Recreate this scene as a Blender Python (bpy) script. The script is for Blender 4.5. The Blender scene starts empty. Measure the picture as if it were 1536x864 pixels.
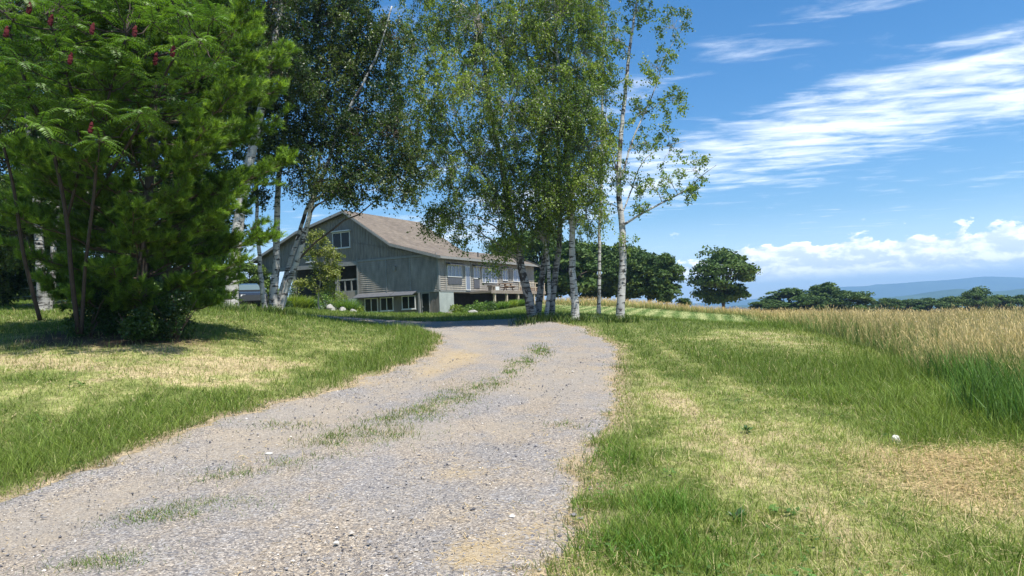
import bpy, math, random
import numpy as np
from mathutils import Vector

rng = np.random.default_rng(11)
random.seed(5)
scene = bpy.context.scene
COL = scene.collection
PI = math.pi

# ------------------------------------------------------------------ camera model
F = 1109.3
PITCH = math.atan(41 / F)
ROLL = 0.040
fw = np.array([0, math.cos(PITCH), math.sin(PITCH)])
up0 = np.array([0, -math.sin(PITCH), math.cos(PITCH)])
rt0 = np.array([1.0, 0, 0])
RT = math.cos(ROLL) * rt0 - math.sin(ROLL) * up0
UP = math.sin(ROLL) * rt0 + math.cos(ROLL) * up0
CAM = np.array([0, 0, 1.6])


def ray(px, py):
    return fw + (px - 768) / F * RT - (py - 432) / F * UP


def at(px, py, Y):
    d = ray(px, py)
    return CAM + d * (Y / d[1])


# ------------------------------------------------------------------ noise
def _hash(ix, iy, seed):
    h = (ix.astype(np.int64) * 374761393 + iy.astype(np.int64) * 668265263 + seed * 1442695041) & 0xFFFFFFFF
    h = ((h ^ (h >> 13)) * 1274126177) & 0xFFFFFFFF
    return ((h ^ (h >> 16)) & 0xFFFF) / 65535.0


def vnoise(x, y, seed=0):
    ix = np.floor(x); iy = np.floor(y)
    fx = x - ix; fy = y - iy
    fx = fx * fx * (3 - 2 * fx); fy = fy * fy * (3 - 2 * fy)
    a = _hash(ix, iy, seed); b = _hash(ix + 1, iy, seed)
    c = _hash(ix, iy + 1, seed); d = _hash(ix + 1, iy + 1, seed)
    return (a * (1 - fx) + b * fx) * (1 - fy) + (c * (1 - fx) + d * fx) * fy


def fbm(x, y, seed=0, oct=4):
    s = 0; a = 0.5
    for k in range(oct):
        s = s + a * vnoise(x * 2 ** k, y * 2 ** k, seed + k * 17)
        a *= 0.5
    return s / (1 - 0.5 ** oct)


def sstep(a, b, x):
    t = np.clip((x - a) / (b - a), 0, 1)
    return t * t * (3 - 2 * t)


# ------------------------------------------------------------------ object helpers
def tag(o, label=None, cat=None, group=None, kind=None):
    if label: o['label'] = label
    if cat: o['category'] = cat
    if group: o['group'] = group
    if kind: o['kind'] = kind
    return o


def empty(name, loc, label, cat, group=None):
    o = bpy.data.objects.new(name, None)
    o.empty_display_size = 0.3
    COL.objects.link(o)
    o.location = Vector([float(c) for c in loc])
    return tag(o, label, cat, group)


def mesh(name, V, faces, mat, parent=None, col=None, smooth=False, origin=None):
    """faces: an (n,k) int array, or a list of such arrays; V world coordinates"""
    V = np.asarray(V, dtype=np.float64)
    if not isinstance(faces, (list, tuple)): faces = [faces]
    faces = [np.asarray(f, dtype=np.int64) for f in faces if len(f)]
    o0 = np.zeros(3)
    if parent is not None:
        q = parent
        while q is not None:
            o0 = o0 + np.array(q.location); q = q.parent
    elif origin is not None:
        o0 = np.array([float(c) for c in origin])
    me = bpy.data.meshes.new(name)
    me.vertices.add(len(V))
    me.vertices.foreach_set('co', (V - o0).astype(np.float32).ravel())
    nl = sum(f.size for f in faces); npo = sum(len(f) for f in faces)
    me.loops.add(nl)
    me.loops.foreach_set('vertex_index', np.concatenate([f.ravel() for f in faces]).astype(np.int32))
    me.polygons.add(npo)
    tot = np.concatenate([np.full(len(f), f.shape[1]) for f in faces])
    st = np.concatenate([[0], np.cumsum(tot)[:-1]])
    me.polygons.foreach_set('loop_start', st.astype(np.int32))
    me.polygons.foreach_set('loop_total', tot.astype(np.int32))
    me.polygons.foreach_set('use_smooth', np.full(npo, smooth))
    if col is not None:
        c = np.ones((len(V), 4), dtype=np.float32); c[:, :3] = col
        at_ = me.color_attributes.new('Col', 'FLOAT_COLOR', 'POINT')
        at_.data.foreach_set('color', c.ravel())
    me.update(calc_edges=True); me.validate()
    me.materials.append(mat)
    o = bpy.data.objects.new(name, me)
    COL.objects.link(o)
    if parent is not None: o.parent = parent
    else: o.location = Vector([float(c) for c in o0])
    return o


class MB:
    """collects shapes for ONE mesh object"""
    def __init__(s): s.V = []; s.Q = []; s.T = []; s.N = {}; s.n = 0; s.C = []
    def add(s, V, Q=None, T=None, col=None):
        V = np.asarray(V, float); s.V.append(V)
        if Q is not None and len(Q): s.Q.append(np.asarray(Q) + s.n)
        if T is not None and len(T): s.T.append(np.asarray(T) + s.n)
        if col is not None: s.C.append(np.broadcast_to(np.asarray(col, float), (len(V), 3)))
        s.n += len(V)
    def ngon(s, V, faces):
        V = np.asarray(V, float); s.V.append(V)
        for f in faces: s.N.setdefault(len(f), []).append(np.asarray(f) + s.n)
        s.n += len(V)
    def hexa(s, P):   # 8 corners, bottom 4 then top 4
        s.add(P, [[0, 3, 2, 1], [4, 5, 6, 7], [0, 1, 5, 4], [1, 2, 6, 5], [2, 3, 7, 6], [3, 0, 4, 7]])
    def box(s, c, size, ax=None):
        c = np.asarray(c, float); h = np.asarray(size, float) / 2
        ax = np.eye(3) if ax is None else np.asarray(ax)
        P = [c + ax[0] * h[0] * i + ax[1] * h[1] * j + ax[2] * h[2] * k for k in (-1, 1) for i, j in ((-1, -1), (1, -1), (1, 1), (-1, 1))]
        s.hexa(np.array(P))
    def tube(s, pts, rad, n=8, cap=True):
        V, Q = tube(pts, rad, n)
        s.add(V, Q)
        if cap:
            s.N.setdefault(n, []).append(np.arange(n)[::-1] + s.n - len(V))
            s.N.setdefault(n, []).append(np.arange(n) + s.n - n)
    def build(s, name, mat, parent=None, smooth=False, origin=None):
        fs = []
        if s.Q: fs.append(np.concatenate(s.Q))
        if s.T: fs.append(np.concatenate(s.T))
        for k, v in s.N.items(): fs.append(np.array(v))
        col = np.concatenate(s.C) if s.C else None
        return mesh(name, np.concatenate(s.V), fs, mat, parent, col, smooth, origin)


def nrm(v): 
    v = np.asarray(v, float)
    return v / (np.linalg.norm(v, axis=-1, keepdims=True) + 1e-9)


def tube(pts, rad, n=8):
    pts = np.asarray(pts, float); rad = np.broadcast_to(np.asarray(rad, float), (len(pts),))
    T = nrm(np.gradient(pts, axis=0))
    ref = np.array([0.31, 0.17, 0.05]) if abs(T[0][2]) > 0.8 else np.array([0, 0, 1.0])
    A = nrm(np.cross(T, ref)); B = np.cross(T, A)
    th = np.arange(n) / n * 2 * PI
    V = pts[:, None] + rad[:, None, None] * (A[:, None] * np.cos(th)[None, :, None] + B[:, None] * np.sin(th)[None, :, None])
    m = len(pts)
    i = np.arange(m - 1)[:, None] * n; j = np.arange(n)[None]; k = (np.arange(n)[None] + 1) % n
    Q = np.stack([i + j, i + k, i + n + k, i + n + j], -1).reshape(-1, 4)
    return V.reshape(-1, 3), Q


def catmull(P, m):
    P = np.asarray(P, float)
    t = np.arange(len(P)); tt = np.linspace(0, len(P) - 1, m)
    i = np.clip(np.floor(tt).astype(int), 0, len(P) - 2); f = (tt - i)[:, None]
    g = lambda k: P[np.clip(k, 0, len(P) - 1)]
    p0, p1, p2, p3 = g(i - 1), g(i), g(i + 1), g(i + 2)
    return 0.5 * (2 * p1 + (p2 - p0) * f + (2 * p0 - 5 * p1 + 4 * p2 - p3) * f ** 2 + (3 * p1 - p0 - 3 * p2 + p3) * f ** 3)


# ------------------------------------------------------------------ materials
class NT:
    def __init__(s, tree): s.t = tree; s.n = tree.nodes; s.l = tree.links
    def node(s, kind, **kw):
        nd = s.n.new(kind)
        for k, v in kw.items(): setattr(nd, k, v)
        return nd
    def put(s, sock, val):
        if hasattr(val, 'is_linked') or isinstance(val, bpy.types.NodeSocket): s.l.new(val, sock)
        else: sock.default_value = val
    def math(s, op, a, b=0.0, c=None, clamp=False):
        nd = s.node('ShaderNodeMath', operation=op, use_clamp=clamp)
        s.put(nd.inputs[0], a); s.put(nd.inputs[1], b)
        if c is not None: s.put(nd.inputs[2], c)
        return nd.outputs[0]
    def noise(s, vec, scale, detail=4, rough=0.55, dist=0.0):
        nd = s.node('ShaderNodeTexNoise'); s.put(nd.inputs['Vector'], vec)
        nd.inputs['Scale'].default_value = scale; nd.inputs['Detail'].default_value = detail
        nd.inputs['Roughness'].default_value = rough; nd.inputs['Distortion'].default_value = dist
        return nd.outputs['Fac']
    def ramp(s, fac, stops, interp='LINEAR'):
        nd = s.node('ShaderNodeValToRGB'); s.put(nd.inputs[0], fac)
        cr = nd.color_ramp; cr.interpolation = interp
        while len(cr.elements) < len(stops): cr.elements.new(0.5)
        for e, (p, c) in zip(cr.elements, stops):
            e.position = p; e.color = (c[0], c[1], c[2], 1) if hasattr(c, '__len__') else (c, c, c, 1)
        return nd.outputs[0]
    def smooth(s, x, a, b):
        nd = s.node('ShaderNodeMapRange', interpolation_type='SMOOTHSTEP')
        s.put(nd.inputs[0], x); nd.inputs[1].default_value = a; nd.inputs[2].default_value = b
        return nd.outputs[0]
    def mix(s, fac, a, b, mode='MIX'):
        nd = s.node('ShaderNodeMix', data_type='RGBA', blend_type=mode)
        s.put(nd.inputs[0], fac); s.put(nd.inputs[6], a); s.put(nd.inputs[7], b)
        return nd.outputs[2]
    def mapping(s, vec, scale=(1, 1, 1), rot=(0, 0, 0), loc=(0, 0, 0)):
        nd = s.node('ShaderNodeMapping'); s.put(nd.inputs[0], vec)
        nd.inputs['Scale'].default_value = scale; nd.inputs['Rotation'].default_value = rot; nd.inputs['Location'].default_value = loc
        return nd.outputs[0]


def new_mat(name):
    m = bpy.data.materials.new(name); m.use_nodes = True
    nt = NT(m.node_tree)
    return m, nt, m.node_tree.nodes['Principled BSDF'], m.node_tree.nodes['Material Output']


def c4(c): return (c[0], c[1], c[2], 1.0)


def simple(name, c, rough=0.7, spec=0.3, var=0.25, scale=6.0, bump=0.0, bscale=40, metal=0.0, stretch=(1, 1, 1)):
    m, nt, b, out = new_mat(name)
    tc = nt.node('ShaderNodeTexCoord').outputs['Object']
    v = nt.mapping(tc, stretch)
    n = nt.noise(v, scale, 6, 0.6)
    nt.l.new(nt.ramp(n, [(0.25, [x * (1 - var) for x in c]), (0.75, [min(1, x * (1 + var)) for x in c])]), b.inputs['Base Color'])
    b.inputs['Roughness'].default_value = rough; b.inputs['Specular IOR Level'].default_value = spec
    b.inputs['Metallic'].default_value = metal
    if bump:
        bp = nt.node('ShaderNodeBump'); bp.inputs['Strength'].default_value = bump; bp.inputs['Distance'].default_value = 0.02
        nt.l.new(nt.noise(v, bscale, 4), bp.inputs['Height']); nt.l.new(bp.outputs[0], b.inputs['Normal'])
    return m


def foliage(name, trans=0.35, rough=0.5, spec=0.35, tcol=(1.25, 1.35, 0.5)):
    m, nt, b, out = new_mat(name)
    a = nt.node('ShaderNodeAttribute', attribute_name='Col').outputs['Color']
    nt.l.new(a, b.inputs['Base Color'])
    b.inputs['Roughness'].default_value = rough; b.inputs['Specular IOR Level'].default_value = spec
    tr = nt.node('ShaderNodeBsdfTranslucent')
    nt.l.new(nt.mix(1.0, a, c4(tcol), 'MULTIPLY'), tr.inputs['Color'])
    mx = nt.node('ShaderNodeMixShader'); mx.inputs[0].default_value = trans
    nt.l.new(b.outputs[0], mx.inputs[1]); nt.l.new(tr.outputs[0], mx.inputs[2])
    nt.l.new(mx.outputs[0], out.inputs['Surface'])
    return m


def birch_bark(name, white=(0.62, 0.60, 0.55), dark=(0.05, 0.045, 0.04), thr=0.60):
    m, nt, b, out = new_mat(name)
    tc = nt.node('ShaderNodeTexCoord').outputs['Object']
    lent = nt.noise(nt.mapping(tc, (2.2, 2.2, 11.0)), 1.0, 5, 0.65, 0.3)
    big = nt.noise(nt.mapping(tc, (3.0, 3.0, 1.6)), 1.0, 4, 0.6, 0.6)
    tone = nt.ramp(nt.noise(tc, 2.5, 5), [(0.3, [x * 0.62 for x in white]), (0.7, white)])
    f = nt.math('MAXIMUM', nt.smooth(lent, thr, thr + 0.05), nt.smooth(big, thr + 0.02, thr + 0.09))
    nt.l.new(nt.mix(f, tone, c4(dark)), b.inputs['Base Color'])
    b.inputs['Roughness'].default_value = 0.75; b.inputs['Specular IOR Level'].default_value = 0.2
    bp = nt.node('ShaderNodeBump'); bp.inputs['Strength'].default_value = 0.5; bp.inputs['Distance'].default_value = 0.03
    nt.l.new(lent, bp.inputs['Height']); nt.l.new(bp.outputs[0], b.inputs['Normal'])
    return m


def glassy(name, c, rough=0.08):
    m, nt, b, out = new_mat(name)
    b.inputs['Base Color'].default_value = c4(c); b.inputs['Roughness'].default_value = rough
    b.inputs['Specular IOR Level'].default_value = 0.25 if 'dark' in name else 0.6
    return m


M = {}
M['leaf'] = foliage('leaf', 0.40, 0.42, 0.45)
M['needle'] = foliage('needle', 0.38, 0.5, 0.3)
M['blade'] = foliage('grass_blade', 0.35, 0.55, 0.25, (1.15, 1.25, 0.6))
M['hay'] = foliage('hay_stem', 0.30, 0.7, 0.15, (1.1, 1.05, 0.7))
M['far_leaf'] = foliage('far_leaf', 0.15, 0.6, 0.2)
M['birch'] = birch_bark('birch_bark', (0.52, 0.505, 0.465), (0.05, 0.045, 0.04), 0.535)
M['birch_grey'] = birch_bark('old_birch_bark', (0.34, 0.33, 0.305), (0.045, 0.04, 0.035), 0.51)
M['twig'] = simple('twig_bark', (0.30, 0.28, 0.25), 0.8, 0.2, 0.4, 5)
M['dark_twig'] = simple('dark_twig_bark', (0.10, 0.075, 0.055), 0.85, 0.2, 0.4, 5, 0.4)
M['trunk_dark'] = simple('dark_trunk_bark', (0.085, 0.07, 0.055), 0.9, 0.15, 0.45, 4, 0.6, 25, stretch=(3, 3, 0.6))
M['sumac_bark'] = simple('sumac_bark', (0.05, 0.038, 0.03), 0.8, 0.2, 0.4, 6, 0.3)
M['drupe'] = simple('sumac_drupe', (0.085, 0.010, 0.012), 0.8, 0.2, 0.5, 60, 0.8, 90)
M['rock'] = simple('field_stone', (0.30, 0.29, 0.265), 0.85, 0.2, 0.35, 3, 0.7, 9)
M['rock_dark'] = simple('brown_stone', (0.20, 0.165, 0.14), 0.85, 0.2, 0.45, 3, 0.7, 9)
M['stone_white'] = simple('white_stone', (0.52, 0.50, 0.45), 0.7, 0.3, 0.15, 12, 0.4, 30)
M['board'] = simple('grey_board', (0.225, 0.202, 0.170), 0.75, 0.25, 0.36, 3.0, 0.3, 30, stretch=(1.6, 1.6, .3))
M['clap'] = simple('grey_clapboard', (0.275, 0.250, 0.210), 0.7, 0.25, 0.38, 2.2, 0.2, 30, stretch=(1, 1, .35))
M['found'] = simple('grey_lower_board', (0.165, 0.150, 0.128), 0.75, 0.2, 0.38, 2.0, 0.2, 30, stretch=(1, 1, .35))
M['concrete'] = simple('pale_concrete', (0.33, 0.36, 0.33), 0.85, 0.2, 0.18, 1.6, 0.3, 20)
M['trim'] = simple('grey_trim', (0.235, 0.235, 0.22), 0.65, 0.3, 0.18, 5)
M['white'] = simple('white_paint', (0.62, 0.62, 0.59), 0.5, 0.4, 0.10, 8)
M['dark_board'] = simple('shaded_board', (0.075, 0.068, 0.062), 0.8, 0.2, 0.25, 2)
M['awning'] = simple('slate_awning', (0.085, 0.09, 0.10), 0.7, 0.3, 0.2, 5)
M['deck'] = simple('weathered_deck', (0.24, 0.20, 0.16), 0.8, 0.2, 0.3, 4, 0.3, 30)
M['wood'] = simple('brown_wood', (0.20, 0.125, 0.075), 0.75, 0.25, 0.35, 6, 0.3, 30)
M['pale_wood'] = simple('pale_wood', (0.46, 0.39, 0.29), 0.75, 0.25, 0.2, 6)
M['pane'] = glassy('dark_pane', (0.012, 0.014, 0.013), 0.12)
M['pane_blue'] = glassy('curtained_pane', (0.16, 0.18, 0.22), 0.12)
M['metal_dark'] = simple('dark_metal', (0.05, 0.05, 0.05), 0.5, 0.4, 0.1, 8)
M['tyre'] = simple('tyre_rubber', (0.02, 0.02, 0.02), 0.85, 0.2, 0.1, 8)
M['car_paint'] = glassy('car_paint', (0.02, 0.022, 0.025), 0.18)
M['car_glass'] = glassy('car_glass', (0.10, 0.14, 0.14), 0.05)
M['rim'] = simple('wheel_rim', (0.45, 0.45, 0.46), 0.35, 0.5, 0.1, 8, metal=0.8)
M['lens'] = glassy('headlamp_lens', (0.7, 0.72, 0.72), 0.1)

# roof shingles
m, nt, b, out = new_mat('brown_shingle'); M['roof'] = m
tc = nt.node('ShaderNodeTexCoord').outputs['UV']
obj = nt.node('ShaderNodeTexCoord').outputs['Object']
big = nt.noise(obj, 0.5, 5); fine = nt.noise(nt.mapping(obj, (1.2, 1.2, 7)), 1.2, 5, 0.65)
c1 = nt.ramp(fine, [(0.25, (0.100, 0.084, 0.068)), (0.55, (0.165, 0.138, 0.110)), (0.78, (0.240, 0.203, 0.165))])
nt.l.new(nt.mix(nt.smooth(big, 0.35, 0.7), c1, nt.mix(1.0, c1, (0.80, 0.80, 0.82, 1), 'MULTIPLY')), b.inputs['Base Color'])
b.inputs['Roughness'].default_value = 0.9; b.inputs['Specular IOR Level'].default_value = 0.15

# ------------------------------------------------------------------ terrain
CTRL = [  # (px, py, distance): places of the photograph's ground
    (0, 742, 7.4), (250, 655, 9.6), (450, 600, 13), (600, 550, 18), (665, 517, 24), (620, 487, 36),
    (830, 864, 4.5), (900, 720, 7), (915, 640, 9.8), (930, 560, 15.5), (925, 520, 22), (880, 500, 28), (780, 487, 34),
    (862, 480, 34), (795, 475, 34.5), (930, 481, 33), (200, 505, 17), (60, 466, 26), (0, 470, 25), (350, 464, 30), (412, 470, 32),
    (480, 479, 33), (560, 483, 36), (635, 476, 60), (0, 600, 11), (200, 560, 13), (400, 530, 17.5), (0, 530, 15), (330, 500, 20),
    (1140, 487, 42), (1300, 530, 21), (1430, 590, 12), (1440, 650, 8.5), (1000, 520, 22), (1100, 560, 15.5), (1300, 700, 7), (1500, 800, 5.2),
    (870, 459, 60), (1000, 465, 57), (1120, 474, 53), (377, 460, 48), (315, 461, 44), (545, 481, 64), (440, 459, 66),
    (1000, 478, 43), (930, 468, 48), (690, 474, 62.5), (725, 468, 64.5), (770, 460, 70), (700, 473, 56), (835, 466, 50), (760, 470, 52), (470, 468, 58), (505, 466, 60), (437, 464, 57), (525, 472, 61),
]
RAW = [(0, 0, 0), (-5, 0, .05), (5, 0, 0), (0, -8, 0), (-12, -6, 0), (12, -6, 0), (12, 4, 0), (-12, 4, .3), (20, 12, -.1), (30, 30, -.2),
       (40, 50, -.8), (60, 80, -2.2), (26, 60, .15), (19.6, 60, .5), (30, 100, -1), (60, 120, -4), (7.4, 80, 2.6), (12, 120, 2.9), (43, 150, .6),
       (0, 100, 2.7), (-24, 30, 2.8), (-40, 50, 4), (-30, 72, 3.6), (-60, 100, 5), (0, 160, 3), (80, 200, -6), (-60, 200, 6), (20, 200, 2), (20, 40, .2)]
P0 = np.array([at(*c) for c in CTRL] + [np.array(q, float) for q in RAW])


def _tps_k(d2): return 0.5 * d2 * np.log(d2 + 1e-6)


_XY = P0[:, :2] / 10.0
_n = len(_XY)
_A = np.zeros((_n + 3, _n + 3))
_A[:_n, :_n] = _tps_k(((_XY[:, None] - _XY[None]) ** 2).sum(-1)) + np.eye(_n) * 0.01
_A[:_n, _n:] = np.c_[np.ones(_n), _XY]; _A[_n:, :_n] = _A[:_n, _n:].T
_W = np.linalg.solve(_A, np.r_[P0[:, 2], 0, 0, 0])


def hgt(x, y):
    x = np.asarray(x, float); y = np.asarray(y, float)
    sh = np.broadcast(x, y).shape
    x = np.broadcast_to(x, sh).ravel(); y = np.broadcast_to(y, sh).ravel()
    cx = np.clip(x, -75, 95) / 10; cy = np.clip(y, -10, 210) / 10
    z = np.empty(len(x))
    for i in range(0, len(x), 40000):
        s = slice(i, i + 40000)
        d2 = (cx[s, None] - _XY[None, :, 0]) ** 2 + (cy[s, None] - _XY[None, :, 1]) ** 2
        z[s] = _tps_k(d2) @ _W[:_n] + _W[_n] + _W[_n + 1] * cx[s] + _W[_n + 2] * cy[s]
    far = np.maximum(0, np.hypot(np.maximum(np.abs(x) - 90, 0), np.maximum(y - 200, 0)))
    k = sstep(0, 900, far)
    z = z * (1 - k) + (-45) * k
    return z.reshape(sh)


# road edges as functions of the distance Y
_L = [(-8, -5.2), (2, -5.4)] + [(c[2], at(*c)[0]) for c in [(0, 742, 7.4), (250, 655, 9.6), (450, 600, 13), (600, 550, 18), (655, 527, 22), (665, 514, 25.5), (650, 500, 30), (620, 489, 34)]] + [(35.6, -9.0), (36.5, -30)]
_R = [(-8, -0.3), (2, 0.0)] + [(c[2], at(*c)[0]) for c in [(802, 864, 4.5), (872, 770, 5.8), (902, 710, 7.2), (912, 640, 9.8), (930, 560, 15.5), (925, 520, 22), (885, 500, 28)]] + [(31, 2.9), (34, 1.5), (36.5, -1.5), (38.5, -7), (40, -30)]
_L = np.array(_L); _R = np.array(_R)


def _interp(T, y):
    m = 600
    ys = np.linspace(T[0, 0], T[-1, 0], m)
    xs = np.interp(ys, T[:, 0], T[:, 1])
    k = np.ones(21) / 21; xp = np.pad(xs, 10, mode='edge'); xs = np.convolve(xp, k, 'valid')
    return np.interp(y, ys, xs)


def road_d(x, y):
    """>0 inside the road (metres from the nearer edge, sideways)"""
    wob = (fbm(x * 0 + y * 0.9, y * 0 + 3.1, 3, 4) - .5) * 0.5 + (fbm(x * 2.4, y * 2.4, 5, 4) - .5) * 0.5
    l = _interp(_L, y) ; r = _interp(_R, y)
    d = np.minimum(x - l, r - x) + wob
    return np.where((y > 40), -9, d)


_HB = np.array([(8.2, at(1436, 655, 8.4)[0]), (12, at(1415, 595, 12)[0]), (21, at(1300, 530, 21)[0]), (42, at(1142, 487, 42)[0]), (53, at(1122, 474, 53)[0]), (57, at(1000, 465, 57)[0]), (60, at(870, 459, 60)[0]), (66, at(838, 455, 66)[0]), (76, at(808, 452, 76)[0]), (110, at(795, 450, 110)[0]), (400, -20)])


def hay_d(x, y):
    wob = (fbm(x * 0.45, y * 0.35, 31, 4) - .5) * 1.6
    d = np.minimum(x - np.interp(y, _HB[:, 0], _HB[:, 1]), (y - 8.1) * 1.0 + 0.25 * (x - 5.5)) + wob
    return d


def G(px, py, lo=3.0, hi=90.0):
    """where the ray of a pixel meets the terrain"""
    ys = np.geomspace(lo, hi, 400); d = ray(px, py)
    P = CAM + d[None] * (ys / d[1])[:, None]
    below = np.nonzero(P[:, 2] < hgt(P[:, 0], P[:, 1]))[0]
    i = below[0] if len(below) else len(ys) - 1
    return np.array([P[i, 0], P[i, 1], hgt(P[i, 0], P[i, 1])])


STRAW = np.array([0.42, 0.345, 0.185]); GREEN = np.array([0.165, 0.212, 0.050]); LUSH = np.array([0.110, 0.168, 0.030]); PALE = np.array([0.26, 0.31, 0.08])
BARE = np.array([0.30, 0.235, 0.155])

# tan / lush patches of the two lawns: (px, py, radius x, radius y metres, amount)   + dry, - lush
PATCH = []
for q in [(150, 545, 4.0, 1.3, .75), (330, 540, 2.2, 1.6, .8), (440, 545, 1.2, 1.5, .45), (60, 590, 1.6, .9, .35), (260, 570, 1.6, 1.0, .5), (520, 515, 1.5, 3, .3), (180, 520, 4, 1.6, .5),
          (1200, 660, 1.2, 1.6, .35), (1050, 640, .9, 2.5, .25), (1490, 740, .7, .8, .9), (1440, 695, .6, .45, .7), (1500, 690, .8, .5, .9), (1270, 800, .8, .7, .3), (1100, 508, 1.6, 1.0, .75), (1130, 500, 2.0, 1.6, .6), (1180, 515, 1.5, 1.0, .4),
          (1000, 600, .7, 3.5, .4), (1150, 720, 1.2, .8, .4)]:
    PATCH.append((G(q[0], q[1]),) + q[2:])
for q in [(960, 820, .45, .45, -.5), (1060, 800, .5, .4, -.25), (1250, 560, 2.2, 4.5, -.85), (1180, 560, 1.8, 4.0, -.6), (1380, 640, 1.2, 1.6, -.8), (1330, 590, 1.2, 2.5, -.8), (940, 500, 1.2, 4, -.3), (150, 670, 1.4, 1.2, -.5), (950, 560, .5, 3, -.35), (940, 680, .4, 1.0, -.5)]:
    PATCH.append((G(q[0], q[1]),) + q[2:])


def dryness(x, y):
    n = fbm(x * 0.45, y * 0.3, 41, 4); n2 = fbm(x * 2.6, y * 1.8, 47, 4)
    d = 0.37 + (n - .5) * 0.5 + (n2 - .5) * 0.75 + (fbm(x * 7, y * 5, 48, 2) - .5) * .55
    d = d + 0.02 * (x > 0) - 0.06 * (x < 0)
    rd = -road_d(x, y)
    d = d - 0.33 * np.exp(-((rd - 0.8) / 0.8) ** 2) * (x < _interp(_L, y))     # lush strip along the left edge
    pn = fbm(x * 1.3, y * .9, 131, 4)
    for p, rx, ry, a in PATCH:
        d = d + a * .52 * np.exp(-((x - p[0]) / rx) ** 2 - ((y - p[1]) / ry) ** 2) * (.35 + 1.3 * pn)
    # old mower / tyre tracks on the right lawn
    tr = x - (1.35 + 0.045 * (y - 5)) 
    d = d + 0.25 * np.exp(-((tr - 0.9) / 0.25) ** 2) * (x > 0) + 0.2 * np.exp(-((tr - 2.2) / 0.25) ** 2) * (x > 0)
    d = d - 0.30 * sstep(24, 34, y)
    return np.clip(d, 0, 1.15)


def stripes(x, y):  # mowing stripes: sheen of the leaning grass put into the colour
    m = sstep(37, 41, y + 0.25 * (x - 10)) * sstep(2.0, 5.0, x)
    s = np.sin(2 * PI * (x - 0.25 * y) / 1.1 + (fbm(x * .4, y * .1, 61, 2) - .5) * 2)
    return m, s


def lawn_col(x, y):
    d = dryness(x, y)[:, None]
    c = LUSH * (1 - sstep(0, .38, d)) + GREEN * (sstep(0, .38, d) - sstep(.38, .62, d)) + PALE * (sstep(.38, .62, d) - sstep(.62, .95, d)) + STRAW * sstep(.62, .95, d)
    m, s = stripes(x, y)
    m = m[:, None]; s = s[:, None]
    sc = np.where(s > 0, np.array([0.29, 0.315, 0.13]), np.array([0.115, 0.17, 0.045]))
    return c * (1 - m) + sc * m


# ------------------------------------------------------------------ ground sheet
ys = np.r_[np.linspace(-9, 3, 16)[:-1], np.geomspace(3, 70, 330)[:-1], np.geomspace(70, 9700, 70)]
ss = np.linspace(-1, 1, 361); ss = np.sign(ss) * np.abs(ss) ** 1.15
gx = ss[None] * (np.maximum(ys, 0) * 1.15 + 9)[:, None]; gy = np.repeat(ys[:, None], len(ss), 1)
gz = hgt(gx, gy)
rd = road_d(gx.ravel(), gy.ravel()).reshape(gx.shape)
gz_g = gz - 0.05 * sstep(0.05, 0.35, rd)
x_, y_ = gx.ravel(), gy.ravel()
lc = lawn_col(x_, y_)
soil = lc * 0.55 + BARE * 0.30 * sstep(.3, .9, dryness(x_, y_))[:, None] + np.array([0.03, 0.026, 0.016])
m_, s_ = stripes(x_, y_)
soil = soil * (1 - m_[:, None]) + lc * 0.95 * m_[:, None]
edge = np.exp(-((rd.ravel() + 0.05) / 0.25) ** 2)[:, None]
soil = soil * (1 - edge) + BARE * edge
hd = hay_d(x_, y_); hm = sstep(0, 1.0, hd)[:, None]
hayc = np.array([0.33, 0.255, 0.125]) * (0.8 + 0.5 * fbm(x_ * .25, y_ * .12, 71, 4))[:, None]
kk = sstep(20, 60, y_)[:, None]
soil = soil * (1 - hm) + (hayc * kk + np.array([0.06, 0.08, 0.025]) * (1 - kk)) * hm
farm = sstep(230, 400, np.hypot(x_, y_))[:, None]
soil = soil * (1 - farm) + (np.array([0.05, 0.085, 0.03]) + 0.10 * (fbm(x_ * .004, y_ * .004, 81, 3) > .55)[:, None] * np.array([1, .9, .3])) * farm
# gravel parking patch beyond the pine, dry needles under it
pk = at(318, 461, 44)
g1 = np.exp(-((x_ - pk[0]) / 3.2) ** 2 - ((y_ - pk[1]) / 3.5) ** 2)[:, None]
soil = soil * (1 - sstep(.3, .6, g1)) + np.array([0.42, 0.39, 0.34]) * sstep(.3, .6, g1)
pb = at(205, 505, 17)
g2 = sstep(.35, .8, np.exp(-((x_ - pb[0] + .6) / 2.9) ** 2 - ((y_ - pb[1]) / 1.9) ** 2) + (fbm(x_ * 1.5, y_ * 1.5, 91, 3) - .5) * .4)[:, None]
soil = soil * (1 - g2) + np.array([0.115, 0.075, 0.045]) * g2

m, nt, b, out = new_mat('ground_soil'); M['ground'] = m
a = nt.node('ShaderNodeAttribute', attribute_name='Col').outputs['Color']
ob = nt.node('ShaderNodeTexCoord').outputs['Object']
n1 = nt.noise(ob, 14, 6, 0.7); n2 = nt.noise(ob, 2.2, 5, 0.6)
v = nt.math('MULTIPLY', nt.ramp(n1, [(0.3, 0.45), (0.7, 1.5)]), nt.ramp(n2, [(0.3, 0.75), (0.7, 1.2)]))
nt.l.new(nt.mix(1.0, a, v, 'MULTIPLY'), b.inputs['Base Color'])
b.inputs['Roughness'].default_value = 0.95; b.inputs['Specular IOR Level'].default_value = 0.1
bp = nt.node('ShaderNodeBump'); bp.inputs['Strength'].default_value = 0.7; bp.inputs['Distance'].default_value = 0.03
nt.l.new(n1, bp.inputs['Height']); nt.l.new(bp.outputs[0], b.inputs['Normal'])
nr, nc = gx.shape
ii = np.arange(nr - 1)[:, None] * nc + np.arange(nc - 1)[None]
Q = np.stack([ii, ii + 1, ii + nc + 1, ii + nc], -1).reshape(-1, 4)
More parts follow.
